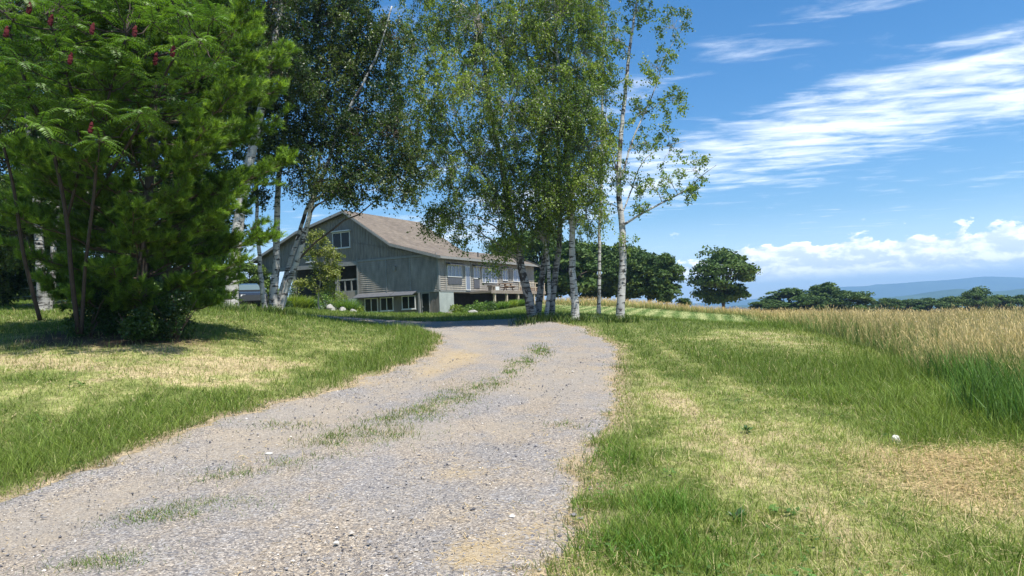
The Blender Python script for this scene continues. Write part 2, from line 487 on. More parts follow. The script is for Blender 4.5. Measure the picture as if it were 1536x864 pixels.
g = mesh('ground', np.c_[x_, y_, gz_g.ravel()], Q, M['ground'], col=soil, smooth=True)
tag(g, 'gently rising grassy ground with dry tan and green patches', 'ground', kind='structure')

# ------------------------------------------------------------------ driveway sheet
m, nt, b, out = new_mat('gravel'); M['gravel'] = m
ob = nt.node('ShaderNodeTexCoord').outputs['Object']
a = nt.node('ShaderNodeAttribute', attribute_name='Col').outputs['Color']
vo = nt.node('ShaderNodeTexVoronoi'); vo.inputs['Scale'].default_value = 80; nt.l.new(ob, vo.inputs['Vector'])
sep = nt.node('ShaderNodeSeparateColor'); nt.l.new(vo.outputs['Color'], sep.inputs[0])
stone = nt.ramp(sep.outputs[0], [(0.0, (0.095, 0.088, 0.086)), (0.35, (0.20, 0.183, 0.168)), (0.7, (0.31, 0.28, 0.24)), (0.93, (0.44, 0.395, 0.33)), (1.0, (0.64, 0.59, 0.52))])
vo2 = nt.node('ShaderNodeTexVoronoi'); vo2.inputs['Scale'].default_value = 46; nt.l.new(ob, vo2.inputs['Vector'])
sep2 = nt.node('ShaderNodeSeparateColor'); nt.l.new(vo2.outputs['Color'], sep2.inputs[0])
stone = nt.mix(nt.smooth(sep2.outputs[1], 0.78, 0.84), stone, nt.ramp(sep2.outputs[0], [(0, (0.09, 0.09, 0.10)), (1, (0.42, 0.40, 0.37))]))
tint = nt.smooth(nt.noise(nt.mapping(ob, (1, .6, 1)), 1.1, 5, .6), .40, .62)
stone = nt.mix(1.0, stone, nt.mix(tint, (0.92, 0.95, 1.03, 1), (1.09, 1.03, .95, 1)), 'MULTIPLY')
fines = nt.ramp(nt.noise(ob, 160, 3), [(0.3, (0.23, 0.20, 0.16)), (0.7, (0.42, 0.37, 0.30))])
fa = nt.node('ShaderNodeSeparateColor'); nt.l.new(a, fa.inputs[0])
nn = nt.noise(ob, 9, 5, 0.65)
dust = nt.smooth(nt.math('ADD', fa.outputs[0], nt.math('MULTIPLY', nt.math('SUBTRACT', nn, 0.5), 0.9)), 0.25, 0.75)
colr = nt.mix(nt.math('MULTIPLY', dust, 0.5), stone, fines)
strw = nt.ramp(nt.noise(nt.mapping(ob, (30, 90, 30), (0, 0, .3)), 1, 4), [(0.3, (0.28, 0.22, 0.14)), (0.7, (0.48, 0.39, 0.25))])
sm = nt.smooth(nt.math('ADD', fa.outputs[1], nt.math('MULTIPLY', nt.math('SUBTRACT', nt.noise(ob, 26, 6, .75), 0.5), 2.0)), 0.35, 0.8)
colr = nt.mix(nt.math('MULTIPLY', sm, 0.85), colr, strw)
nt.l.new(nt.mix(1.0, colr, (0.90, 0.885, 0.86, 1), 'MULTIPLY'), b.inputs['Base Color'])
b.inputs['Roughness'].default_value = 0.9; b.inputs['Specular IOR Level'].default_value = 0.2
bp = nt.node('ShaderNodeBump'); bp.inputs['Strength'].default_value = 0.8; bp.inputs['Distance'].default_value = 0.010
hh = nt.math('ADD', nt.math('MULTIPLY', vo.outputs['Distance'], -1.0), nt.math('MULTIPLY', nt.noise(ob, 120, 3), 0.6))
nt.l.new(hh, bp.inputs['Height']); nt.l.new(bp.outputs[0], b.inputs['Normal'])

ry = np.r_[np.linspace(-9, 3, 20)[:-1], np.geomspace(3, 40.5, 420)]
rs = np.linspace(0, 1, 80)
rl = _interp(_L, ry) - .8; rr = _interp(_R, ry) + .8
rx = rl[:, None] * (1 - rs) + rr[:, None] * rs; ryy = np.repeat(ry[:, None], 80, 1)
RD = road_d(rx.ravel(), ryy.ravel()).reshape(rx.shape)
sd = 0.5 * (rs - .5)[None] * 0
rz = hgt(rx, ryy) + 0.012 - 0.14 * sstep(0.12, -0.35, RD) * 0 - 0.14 * (1 - sstep(-0.25, 0.12, RD))
wl = _interp(_L, ry)[:, None]; wr = _interp(_R, ry)[:, None]
sn = (rx - wl) / (wr - wl)
rz = rz + (0.02 * np.exp(-((sn - .47) / .12) ** 2) - .022 * np.exp(-((sn - .20) / .08) ** 2) - .022 * np.exp(-((sn - .74) / .08) ** 2)) * sstep(0, .4, RD)

MEDIAN = [(G(q[0], q[1]),) + q[2:] for q in [(510, 665, .3, .3, 1), (575, 645, .35, .35, .9), (630, 618, .3, .5, .9), (660, 605, .3, .6, .8), (715, 583, .2, .7, .8), (765, 560, .2, .9, .7), (790, 545, .2, 1.2, .8), (310, 762, .25, .2, .9), (235, 780, .3, .2, .6), (430, 700, .3, .2, .6), (545, 660, .55, .5, 1), (690, 595, .35, 1.0, 1), (740, 575, .25, .9, .7), (808, 527, .30, 1.6, 1), (300, 770, .5, .30, .9), (165, 850, .35, .18, 1), (600, 632, .5, .35, .6), (480, 690, .4, .25, .4), (360, 715, .5, .3, .5), (770, 548, .2, 1.2, .5), (855, 640, .3, .35, .25), (640, 625, .5, .5, .5), (430, 640, .5, .3, .25)]]
STRAWP = [(G(q[0], q[1]),) + q[2:] for q in [(715, 835, .28, .35, 1.0), (850, 640, .4, .5, .45), (690, 535, .7, 2.2, .75), (640, 560, .5, 1.6, .5), (800, 800, .25, .3, .5), (870, 700, .25, .6, .55), (760, 760, .4, .25, .3), (905, 560, .35, 1.8, .5), (560, 575, .6, 1.4, .4), (700, 710, .5, .3, .3), (350, 690, .6, .3, .3)]]


def gsum(lst, x, y):
    s = np.zeros_like(x)
    for p, ax_, ay_, w in lst: s = s + w * np.exp(-((x - p[0]) / ax_) ** 2 - ((y - p[1]) / ay_) ** 2)
    return s


rxf, ryf = rx.ravel(), ryy.ravel(); snf = sn.ravel()
dustv = 0.30 + 0.5 * np.exp(-((snf - .20) / .10) ** 2) + 0.30 * np.exp(-((snf - .74) / .10) ** 2) * 0.5 + (fbm(rxf * .8, ryf * .5, 15, 4) - .5) * 1.5 - 0.35 * sstep(.45, .6, snf) * sstep(9, 5, ryf)
strawv = gsum(STRAWP, rxf, ryf) * .9 + 0.35 * np.exp(-(RD.ravel() / .18) ** 2) + (fbm(rxf * 1.6, ryf * 1.2, 19, 4) - .5) * .55 + 0.13
rcol = np.c_[np.clip(dustv, 0, 1), np.clip(strawv, 0, 1), rxf * 0]
nr, nc = rx.shape
ii = np.arange(nr - 1)[:, None] * nc + np.arange(nc - 1)[None]
Q = np.stack([ii, ii + 1, ii + nc + 1, ii + nc], -1).reshape(-1, 4)
g = mesh('driveway', np.c_[rxf, ryf, rz.ravel()], Q, M['gravel'], col=rcol, smooth=True)
tag(g, 'grey gravel driveway curving left over the rise towards the barn', 'driveway', kind='structure')


def road_z(x, y):
    return hgt(x, y) + 0.010


# ------------------------------------------------------------------ blades
def blades(x, y, z, L, W, col, lean, mat, name, label, cat, tip=1.25, root=0.55, bend=0.5, kind='stuff', two=True):
    n = len(x)
    th = rng.uniform(0, 2 * PI, n)
    wd = np.c_[np.cos(th), np.sin(th), np.zeros(n)]
    ph = rng.uniform(0, 2 * PI, n)
    le = np.abs(rng.normal(0, 1, n)) * lean
    ld = np.c_[np.cos(ph) * le, np.sin(ph) * le, np.ones(n)]
    ld = nrm(ld)
    P = np.c_[x, y, z - 0.01]
    up = ld * L[:, None]
    ben = np.c_[np.cos(ph), np.sin(ph), -0.35 * np.ones(n)] * (L * bend * rng.uniform(.2, 1, n))[:, None]
    h = W[:, None] / 2 * wd
    if two:
        mid = P + up * 0.55 + ben * 0.22; tp = P + up + ben * 0.8
        V = np.stack([P - h, P + h, mid + h * .8, mid - h * .8, tp], 1).reshape(-1, 3)
        i = np.arange(n)[:, None] * 5
        Q = i + np.array([[0, 1, 2, 3]]); T = i + np.array([[3, 2, 4]])
        cc = np.stack([col * root, col * root, col, col, np.minimum(col * tip, .9)], 1).reshape(-1, 3)
        return V, Q, T, cc
    tp = P + up + ben * .5
    V = np.stack([P - h, P + h, tp], 1).reshape(-1, 3)
    i = np.arange(n)[:, None] * 3
    cc = np.stack([col * root, col * root, np.minimum(col * tip, .9)], 1).reshape(-1, 3)
    return V, np.zeros((0, 4), int), i + np.array([[0, 1, 2]]), cc


def merge(parts):
    V = []; Q = []; T = []; C = []; n = 0
    for v, q, t, c in parts:
        V.append(v); C.append(c)
        if len(q): Q.append(q + n)
        if len(t): T.append(t + n)
        n += len(v)
    return np.concatenate(V), [np.concatenate(k) for k in (Q, T) if k], np.concatenate(C)


def sample(n, y0, y1, pad=2.5):
    y = np.exp(rng.uniform(math.log(y0), math.log(y1), n))
    x = rng.uniform(-1, 1, n) * (0.76 * y + pad)
    return x, y


BARN_TH = math.radians(28)
BA = np.array([-math.cos(BARN_TH), math.sin(BARN_TH), 0.0]); BB = np.array([math.sin(BARN_TH), math.cos(BARN_TH), 0.0])
BC = at(660, 477, 66)


def in_barn(x, y):
    u = (x - BC[0]) * BA[0] + (y - BC[1]) * BA[1]; v = (x - BC[0]) * BB[0] + (y - BC[1]) * BB[1]
    return (u > -0.2) & (u < 22.6) & (v > -0.1) & (v < 20)


parts = []
x, y = sample(620000, 3.4, 62)
rdv = road_d(x, y)
med = gsum(MEDIAN, x, y) * sstep(.2, .6, fbm(x * 5, y * 4, 23, 3) + .12)
inside = rdv > -0.02
fr = np.exp(-np.maximum(rdv, 0) / 0.10) * sstep(.35, .75, fbm(x * 3.5, y * 2.5, 29, 3) + .1)
keep = np.where(inside, rng.uniform(0, 1, len(x)) < np.maximum(np.clip(med * 1.3, 0, 1), fr * .8), True)
keep &= hay_d(x, y) < 0.4
keep &= ~in_barn(x, y)
dd_all = dryness(x, y)
keep &= rng.uniform(0, 1, len(x)) > np.clip((dd_all - .7) * 0.9, 0, .55) * (rdv < 0)
gpk = np.exp(-((x - pk[0]) / 3.2) ** 2 - ((y - pk[1]) / 3.5) ** 2)
keep &= gpk < .4
nd = np.exp(-((x - pb[0] + .6) / 2.9) ** 2 - ((y - pb[1]) / 1.9) ** 2)
keep &= rng.uniform(0, 1, len(x)) > sstep(.35, .8, nd) * .88
x, y, rdv, inside, dd = x[keep], y[keep], rdv[keep], inside[keep], dd_all[keep]
z = np.where(inside, road_z(x, y) + .012, hgt(x, y))
n = len(x)
base = lawn_col(x, y)
dry = rng.uniform(0, 1, n) < np.clip(0.05 + (dd - .33) * 0.85, 0.04, .85)
var = rng.uniform(0.65, 1.4, n)[:, None]
green = np.where((dd < .42)[:, None], LUSH * 1.15, GREEN * 1.2) * np.array([1, 1, 1]) + rng.uniform(0, 1, n)[:, None] * np.array([0.06, 0.055, 0.008])
strawc = np.where((rng.uniform(0, 1, n) < .55)[:, None], np.array([0.34, 0.36, 0.115]), STRAW) + rng.uniform(-.06, .14, n)[:, None] * np.array([1, .95, .7])
col = np.where(dry[:, None], strawc, green) * var
mm, sg = stripes(x, y)
sc = np.where((sg > 0)[:, None], np.array([0.31, 0.335, 0.14]), np.array([0.12, 0.18, 0.048])) * rng.uniform(.85, 1.15, n)[:, None]
col = col * (1 - mm[:, None]) + sc * mm[:, None]
col = np.where(inside[:, None], np.where(rng.uniform(0, 1, n)[:, None] < .75, np.array([0.10, 0.155, 0.035]), STRAW * .8) * var, col)
L = (0.045 + 0.075 * rng.uniform(0, 1, n) ** 1.8)
L *= 1 + 0.5 * np.exp(-((rdv + .7) / .8) ** 2) * (x < 0) * (dd < .5)         # taller along the left edge
L *= 1 + 0.8 * sstep(.32, .08, dd)
L *= 1 + 0.9 * sstep(-2.5, 0, hay_d(x, y))
L *= np.where(inside, .58, 1); L *= np.where(dry, .85, 1); L *= 1 - .55 * mm
cl = fbm(x * 3.2, y * 3.2, 53, 3); L *= 0.6 + 1.0 * cl
W = 0.0045 * np.maximum(1, y / 6.5) ** 0.92 * rng.uniform(.7, 1.3, n)
near = y < 13
a1 = blades(x[near], y[near], z[near], L[near], W[near], col[near], 0.75, None, '', '', '')
a2 = blades(x[~near], y[~near], z[~near], L[~near] * 1.1, W[~near] * 1.2, col[~near], 0.55, None, '', '', '', two=False)
# taller separate blades and seed stalks
x, y = sample(26000, 3.6, 30)
k = (road_d(x, y) < -.15) & (hay_d(x, y) < .3) & (rng.uniform(0, 1, len(x)) < sstep(.45, .75, fbm(x * 1.8, y * 1.8, 57, 3) + .35 * (dryness(x, y) < .3)))
x, y = x[k], y[k]; n = len(x)
colt = np.where((rng.uniform(0, 1, n) < .35 + .4 * (dryness(x, y) > .6))[:, None], STRAW * 1.1, np.array([0.085, 0.18, 0.025])) * rng.uniform(.7, 1.3, n)[:, None]
a3 = blades(x, y, hgt(x, y), rng.uniform(.10, .24, n), 0.005 * np.maximum(1, y / 8), colt, .45, None, '', '', '')
mx_ = []; my_ = []
for p_, ax_, ay_, w_ in MEDIAN:
    k_ = int(520 * w_ * min(1.6, max(.5, ax_ * ay_ / .2)))
    mx_.append(rng.normal(p_[0], ax_ * .55, k_)); my_.append(rng.normal(p_[1], ay_ * .55, k_))
x = np.concatenate(mx_); y = np.concatenate(my_)
k = (road_d(x, y) > .1) & (rng.uniform(0, 1, len(x)) < sstep(.30, .62, fbm(x * 5, y * 4, 23, 3))); x, y = x[k], y[k]; n = len(x)
colt = np.where((rng.uniform(0, 1, n) < .2)[:, None], STRAW, np.array([0.105, 0.185, 0.035])) * rng.uniform(.65, 1.4, n)[:, None]
a4 = blades(x, y, road_z(x, y) + .01, rng.uniform(.03, .085, n), .0065 * np.maximum(1, y / 7), colt, .9, None, '', '', '')
V, fs, cc = merge([a1, a2, a3, a4])
g = mesh('lawn_grass', V, fs, M['blade'], col=cc)
tag(g, 'short mown grass, green and straw coloured, on both sides of the driveway', 'grass', kind='stuff')

x, y = sample(60000, 3.6, 26)
k = (road_d(x, y) < -.1) & (hay_d(x, y) < 0); x, y = x[k], y[k]
k = rng.uniform(0, 1, len(x)) < sstep(.25, .8, fbm(x * 2.2, y * 1.6, 151, 3) + .3 * (dryness(x, y) - .4)); x, y = x[k], y[k]; n = len(x)
th = rng.uniform(0, 2 * PI, n); ln = rng.uniform(.04, .12, n) * np.maximum(1, y / 14)
d = np.c_[np.cos(th), np.sin(th), rng.normal(0, .25, n)] * (ln / 2)[:, None]; sd_ = np.c_[-np.sin(th), np.cos(th), np.zeros(n)] * (.0022 * np.maximum(1, y / 6))[:, None]
P = np.c_[x, y, hgt(x, y) + rng.uniform(.012, .045, n)]
V = np.stack([P - d - sd_, P - d + sd_, P + d + sd_, P + d - sd_], 1).reshape(-1, 3)
g = mesh('thatch', V, np.arange(n)[:, None] * 4 + np.array([[0, 1, 2, 3]]), M['hay'], col=np.repeat(np.array([.46, .38, .21]) * rng.uniform(.5, 1.3, n)[:, None], 4, 0))
tag(g, 'dry mown clippings lying in the lawn', 'clippings', kind='stuff')
nc_ = 520; cx_, cy_ = sample(nc_, 3.8, 20)
k = (road_d(cx_, cy_) < -.12) & (hay_d(cx_, cy_) < 0) & (fbm(cx_ * .9, cy_ * .7, 161, 3) > .45); cx_, cy_ = cx_[k], cy_[k]
V = []; C_ = []
for a_, b_ in zip(cx_, cy_):
    m_l = int(rng.integers(5, 26)); r_ = rng.uniform(.03, .14); big_ = rng.uniform(.012, .03) if rng.uniform() < .95 else rng.uniform(.03, .045)
    P = np.c_[rng.normal(a_, r_, m_l), rng.normal(b_, r_, m_l), np.zeros(m_l)]; P[:, 2] = hgt(P[:, 0], P[:, 1]) + rng.uniform(.03, .07, m_l)
    az_ = rng.uniform(0, 2 * PI, m_l); t_ = np.c_[np.cos(az_), np.sin(az_), rng.uniform(-.3, .4, m_l)] * big_; w_ = np.c_[-np.sin(az_), np.cos(az_), rng.uniform(-.2, .2, m_l)] * big_ * .5
    V.append(np.stack([P - t_, P + w_, P + t_, P - w_], 1).reshape(-1, 3)); C_.append(np.repeat(np.array([.085, .16, .035]) * rng.uniform(.6, 1.5, (m_l, 1)), 4, 0))
V = np.concatenate(V); g = mesh('clover', V, np.arange(len(V) // 4)[:, None] * 4 + np.array([[0, 1, 2, 3]]), M['blade'], col=np.concatenate(C_))
tag(g, 'clover and small broad leaved plants scattered through the lawn', 'clover', kind='stuff')

# lush tall clump at the drive's right edge and the tall weeds by the hay corner
parts = []
for (px, py, sx, sy, n, lo, hi) in [(960, 830, .30, .28, 1300, .07, .19), (1010, 770, .16, .2, 700, .10, .22), (920, 690, .15, .5, 900, .06, .15), (920, 470, .5, .3, 0, .1, .3), (880, 760, .12, .12, 300, .05, .12)]:
    if not n: continue
    p = G(px, py)
    x = rng.normal(p[0], sx, n); y = rng.normal(p[1], sy, n)
    k = road_d(x, y) < 0.05; x, y = x[k], y[k]; n = len(x)
    c = np.array([0.085, 0.18, 0.025]) * rng.uniform(.6, 1.5, n)[:, None] + np.array([.03, .02, 0]) * rng.uniform(0, 1, n)[:, None]
    parts.append(blades(x, y, hgt(x, y), rng.uniform(lo, hi, n), np.full(n, .006), c, .5, None, '', '', ''))
V, fs, cc = merge(parts)
g = mesh('tall_grass', V, fs, M['blade'], col=cc)
tag(g, 'deep green taller grass tufts spilling onto the right edge of the gravel', 'grass', kind='stuff')

# tufts round the birch feet
parts = []
for (px, py, Y) in [(795, 476, 34.2), (825, 477, 34.2), (862, 481, 33.8), (930, 482, 32.8), (412, 471, 31.5), (350, 465, 29.6), (440, 470, 31.5)]:
    p = at(px, py, Y); n = 420
    x = rng.normal(p[0], .42, n); y = rng.normal(p[1] - .25, .35, n)
    c = np.array([0.065, 0.115, 0.022]) * rng.uniform(.5, 1.5, n)[:, None] + STRAW * .35 * (rng.uniform(0, 1, n) < .25)[:, None]
    parts.append(blades(x, y, hgt(x, y), rng.uniform(.15, .5, n), np.full(n, .03), c, .45, None, '', '', ''))
V, fs, cc = merge(parts)
g = mesh('unmown_grass', V, fs, M['blade'], col=cc)
tag(g, 'unmown grass left standing round the feet of the birches', 'grass', kind='stuff')

# ------------------------------------------------------------------ hay field
x, y = sample(330000, 7.6, 120, 3)
k = hay_d(x, y) > rng.uniform(-.1, .35, len(x))
x, y = x[k], y[k]; n = len(x)
hdv = hay_d(x, y)
nearf = sstep(15, 8.5, y)
L = rng.uniform(.55, 1.14, n) * (1 - .28 * sstep(25, 60, y)) * (0.55 + .45 * sstep(-.1, 1.6, hdv)) * (.66 + .5 * fbm(x * .6, y * .3, 101, 3))
W = 0.005 * np.maximum(1, y / 9) ** .95 * rng.uniform(.7, 1.3, n)
tone = fbm(x * .3, y * .12, 103, 4)
gold = np.array([0.55, 0.425, 0.205]) * (.75 + .5 * tone)[:, None] + rng.uniform(-.05, .09, n)[:, None] * np.array([1, .85, .5])
grn = np.array([0.095, 0.165, 0.035]) * rng.uniform(.6, 1.5, n)[:, None]
gf = np.clip(nearf * .75 * sstep(2.5, 0, hdv) + sstep(1.3, .0, hdv) * .55, 0, 1) * (y < 44)
isg = rng.uniform(0, 1, n) < .30 + .70 * gf
top = np.where(isg[:, None], grn * 1.5, gold)
L *= np.where(isg, .82, 1)
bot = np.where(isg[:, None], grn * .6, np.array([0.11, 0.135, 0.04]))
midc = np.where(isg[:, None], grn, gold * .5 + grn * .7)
th = rng.uniform(0, 2 * PI, n); ph = rng.uniform(0, 2 * PI, n)
wd = np.c_[np.cos(th), np.sin(th), np.zeros(n)] * (W / 2)[:, None]
le = np.abs(rng.normal(0, .16, n))
ax3 = nrm(np.c_[np.cos(ph) * le, np.sin(ph) * le, np.ones(n)])
P = np.c_[x, y, hgt(x, y) - .02]
bend = np.c_[np.cos(ph), np.sin(ph), -.4 * np.ones(n)] * (L * rng.uniform(0, .22, n))[:, None]
mid = P + ax3 * (L * .5)[:, None] + bend * .2; tp = P + ax3 * (L * .93)[:, None] + bend; end = P + ax3 * (L * 1.08)[:, None] + bend * 1.5
hw = np.where(isg, .35, 1.5)[:, None] * np.where((y > 14)[:, None], .8, 1)
V = np.stack([P - wd, P + wd, mid + wd * .8, mid - wd * .8, tp + wd * .5, tp - wd * .5, (tp + end) / 2 + wd * hw, end, (tp + end) / 2 - wd * hw], 1).reshape(-1, 3)
i = np.arange(n)[:, None] * 9
Q = np.concatenate([i + np.array([[0, 1, 2, 3]]), i + np.array([[3, 2, 4, 5]]), i + np.array([[5, 6, 7, 8]])])
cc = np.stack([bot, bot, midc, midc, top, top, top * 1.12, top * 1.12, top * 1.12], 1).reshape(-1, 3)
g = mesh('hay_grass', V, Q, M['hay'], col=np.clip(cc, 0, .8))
tag(g, 'tall golden hay grass standing uncut in the field, green along its edge', 'hay', kind='stuff')

# leafy green growth inside the near corner of the hay
n = 9000
p = G(1480, 640)
x = rng.uniform(4.7, 10, n); y = rng.uniform(7.6, 13.5, n)
k = (hay_d(x, y) > -.2) & (hay_d(x, y) < 1.8); x, y = x[k], y[k]; n = len(x)
c = np.array([0.085, 0.16, 0.032]) * rng.uniform(.5, 1.7, n)[:, None]
V, fs, cc = merge([blades(x, y, hgt(x, y), rng.uniform(.35, .85, n), rng.uniform(.008, .016, n), c, .28, None, '', '', '', bend=.35)])
g = mesh('green_field_edge', V, fs, M['blade'], col=cc)
tag(g, 'rank dark green grass at the near corner of the hay field', 'grass', kind='stuff')

# white umbels scattered in the hay
mb = MB()
for _ in range(90):
    yy = float(np.exp(rng.uniform(math.log(11), math.log(45)))); xx = float(rng.uniform(.2, .8) * yy)
    if hay_d(np.array([xx]), np.array([yy]))[0] < .5: continue
    zz = float(hgt(xx, yy)) + rng.uniform(.8, 1.05)
    r_ = rng.uniform(.03, .05)
    for q in range(9):
        aa = rng.uniform(0, 2 * PI); rr_ = r_ * math.sqrt(rng.uniform(0, 1)); s_ = .009 * max(1, yy / 14)
        c = np.array([xx + rr_ * math.cos(aa), yy + rr_ * math.sin(aa), zz + rng.uniform(-.006, .006)])
        mb.add(c + np.array([[-s_, 0, 0], [0, -s_, 0.002], [s_, 0, 0], [0, s_, .002]]), Q=[[0, 1, 2, 3]])
    mb.add(np.array([[xx - .003, yy, zz - .9], [xx + .003, yy, zz - .9], [xx, yy, zz]]), T=[[0, 1, 2]])
g = mb.build('wild_carrot', M['stone_white'])
tag(g, 'small white wild flower heads dotted through the tall hay', 'flowers', kind='stuff')

# ------------------------------------------------------------------ straw and stones on the drive
x, y = sample(90000, 3.6, 30)
rdv = road_d(x, y)
sp = gsum(STRAWP, x, y) + .6 * np.exp(-(rdv / .2) ** 2) + (fbm(x * 1.6, y * 1.2, 19, 4) - .5) * .6 + .02
k = (rdv > -.25) & (rng.uniform(0, 1, len(x)) < np.clip(sp, .06, 1) * .8)
x, y = x[k], y[k]
p = np.array([G(1470, 740), G(1500, 690), G(1420, 700)])
xs = np.r_[x, np.concatenate([rng.normal(q[0], .45, 2600) for q in p])]; yz = np.r_[y, np.concatenate([rng.normal(q[1], .4, 2600) for q in p])]
k = hay_d(xs, yz) < .2; x, y = xs[k], yz[k]
n = len(x); on = road_d(x, y) > -.05
z = np.where(on, road_z(x, y) + rng.uniform(.002, .012, n), hgt(x, y) + rng.uniform(.01, .06, n))
th = rng.uniform(0, 2 * PI, n); ln = rng.uniform(.03, .13, n) * np.maximum(1, y / 12); wdt = .0022 * np.maximum(1, y / 5)
d = np.c_[np.cos(th), np.sin(th), rng.normal(0, .1, n)]; s = np.c_[-np.sin(th), np.cos(th), np.zeros(n)]
cu = s * (ln * rng.normal(0, .12, n))[:, None]
P = np.c_[x, y, z]
V = np.stack([P - d * ln[:, None] / 2 - s * wdt[:, None], P - d * ln[:, None] / 2 + s * wdt[:, None], P + cu + s * wdt[:, None], P + cu - s * wdt[:, None], P + d * ln[:, None] / 2], 1).reshape(-1, 3)
i = np.arange(n)[:, None] * 5
cc = np.repeat(np.array([0.50, 0.385, 0.205]) * rng.uniform(.6, 1.45, n)[:, None], 5, 0)
g = mesh('straw', V, [i + np.array([[0, 1, 2, 3]]), i + np.array([[3, 2, 4]])], M['hay'], col=np.clip(cc, 0, .8))
tag(g, 'dry straw strewn over the gravel and heaped by the hay', 'straw', kind='stuff')

x, y = sample(90000, 3.5, 20, 1)
rdv = road_d(x, y); k = (rdv > -.1) & (rng.uniform(0, 1, len(x)) < .25 + .9 * fbm(x * 1.3, y, 33, 3) ** 2)
x, y = x[k], y[k]; n = len(x)
sz = 0.0045 + 0.011 * rng.uniform(0, 1, n) ** 5; sz = np.where(rng.uniform(0, 1, n) < .012, rng.uniform(.012, .026, n), sz); sz *= np.clip(y / 9, 1, 1.35)
z = road_z(x, y)
oct_ = np.array([[1, 0, 0], [0, 1, 0], [-1, 0, 0], [0, -1, 0], [0, 0, .7], [0, 0, -.7]])
V = oct_[None] * sz[:, None, None] * rng.uniform(.55, 1.35, (n, 6, 1)) * rng.uniform(.6, 1.3, (n, 1, 3))
an = rng.uniform(0, 2 * PI, n); ca, sa = np.cos(an)[:, None], np.sin(an)[:, None]
V = np.stack([V[..., 0] * ca - V[..., 1] * sa, V[..., 0] * sa + V[..., 1] * ca, V[..., 2]], -1) + np.c_[x, y, z + sz * .25][:, None]
T = np.array([[0, 1, 4], [1, 2, 4], [2, 3, 4], [3, 0, 4], [1, 0, 5], [2, 1, 5], [3, 2, 5], [0, 3, 5]])
tone = rng.uniform(0, 1, n)
cs = np.where((tone < .3)[:, None], np.array([.08, .08, .09]), np.where((tone < .8)[:, None], np.array([.22, .21, .205]), np.where((tone < .97)[:, None], np.array([.38, .35, .31]), np.array([.65, .61, .55])))) * rng.uniform(.75, 1.25, n)[:, None]
m, nt, b, out = new_mat('gravel_stone'); M['gstone'] = m
nt.l.new(nt.node('ShaderNodeAttribute', attribute_name='Col').outputs['Color'], b.inputs['Base Color']); b.inputs['Roughness'].default_value = .85; b.inputs['Specular IOR Level'].default_value = .25
g = mesh('gravel_stones', V.reshape(-1, 3), (np.arange(n)[:, None, None] * 6 + T[None]).reshape(-1, 3), M['gstone'], col=np.repeat(cs, 6, 0))
tag(g, 'loose grey and pale gravel stones lying on the driveway', 'gravel', kind='stuff')


# ------------------------------------------------------------------ rocks
import mathutils


def ico(sub):
    import bmesh
    bm = bmesh.new(); bmesh.ops.create_icosphere(bm, subdivisions=sub, radius=1)
    V = np.array([v.co[:] for v in bm.verts]); T = np.array([[v.index for v in f.verts] for f in bm.faces]); bm.free()
    return V, T


def rock(name, p, size, label, mat, seed, cat='rock', group=None, sub=3):
    V, T = ico(sub)
    r = np.random.default_rng(seed)
    for _ in range(9):
        nn = nrm(r.normal(0, 1, 3)); d = r.uniform(.55, .9)
        k = V @ nn - d
        V = V - np.maximum(k, 0)[:, None] * nn
    V = V + .05 * np.c_[[np.array(mathutils.noise.noise_vector(Vector(q) * 2.3 + Vector((seed, 0, 0)))) for q in V]]
    V = V * np.asarray(size) 
    an = r.uniform(0, 6); V = np.c_[V[:, 0] * math.cos(an) - V[:, 1] * math.sin(an), V[:, 0] * math.sin(an) + V[:, 1] * math.cos(an), V[:, 2]]
    o = mesh(name, V + np.asarray(p) + np.array([0, 0, size[2] * .5]), T, mat, origin=p)
    return tag(o, label, cat, group)


p = G(1345, 664); rock('rock', p, (.055, .05, .06), 'small white stone in the grass in front of the green hay corner', M['stone_white'], 3)
p = G(405, 684); p[2] += .01; rock('stone', p, (.06, .05, .02), 'flat pale stone lying in the middle of the gravel drive', M['stone_white'], 4, 'stone', sub=2)
p = G(505, 820); p[2] += .01; rock('stone', p, (.035, .025, .014), 'small pale stone near the bottom of the drive, below the green tufts', M['stone_white'], 5, 'stone', sub=2)
p = G(768, 779); p[2] += .01; rock('stone', p, (.03, .026, .016), 'pale stone beside the straw patch at the right of the drive', M['stone_white'], 6, 'stone', sub=2)


# ------------------------------------------------------------------ leaves
def leaf_quads(P, size, asp=.62, upb=.5, fold=False, tdir=None, curl=0.0):
    n = len(P)
    N = nrm(rng.normal(0, 1, (n, 3)) + np.array([0, 0, upb]))
    t = rng.normal(0, 1, (n, 3)) if tdir is None else tdir + rng.normal(0, .35, (n, 3))
    t = nrm(t - (t * N).sum(1, keepdims=True) * N); s = np.cross(N, t)
    size = np.broadcast_to(size, (n,))[:, None]
    a = t * size / 2; b_ = s * size * asp / 2
    V = np.stack([P - a, P + b_ - a * .15 + N * size * .06, P + a, P - b_ - a * .15 + N * size * .06], 1)
    return V.reshape(-1, 3), np.arange(n)[:, None] * 4 + np.array([[0, 1, 2, 3]])


def leaf_cols(n, pal, per=None):
    pal = np.asarray(pal); w = rng.uniform(0, 1, n) if per is None else np.clip(per + rng.normal(0, .22, n), 0, 1)
    x = w * (len(pal) - 1); i = np.minimum(x.astype(int), len(pal) - 2); f = (x - i)[:, None]
    c = pal[i] * (1 - f) + pal[i + 1] * f
    return c * rng.uniform(.75, 1.25, n)[:, None]


def limb_pts(p0, p1, sag, m=7, wob=.04):
    t = np.linspace(0, 1, m)[:, None]
    L = np.linalg.norm(p1 - p0)
    P = p0 * (1 - t) + p1 * t + np.array([0, 0, sag * L]) * (4 * t * (1 - t))
    P[1:-1] += rng.normal(0, wob * L, (m - 2, 3)) * .5
    return P


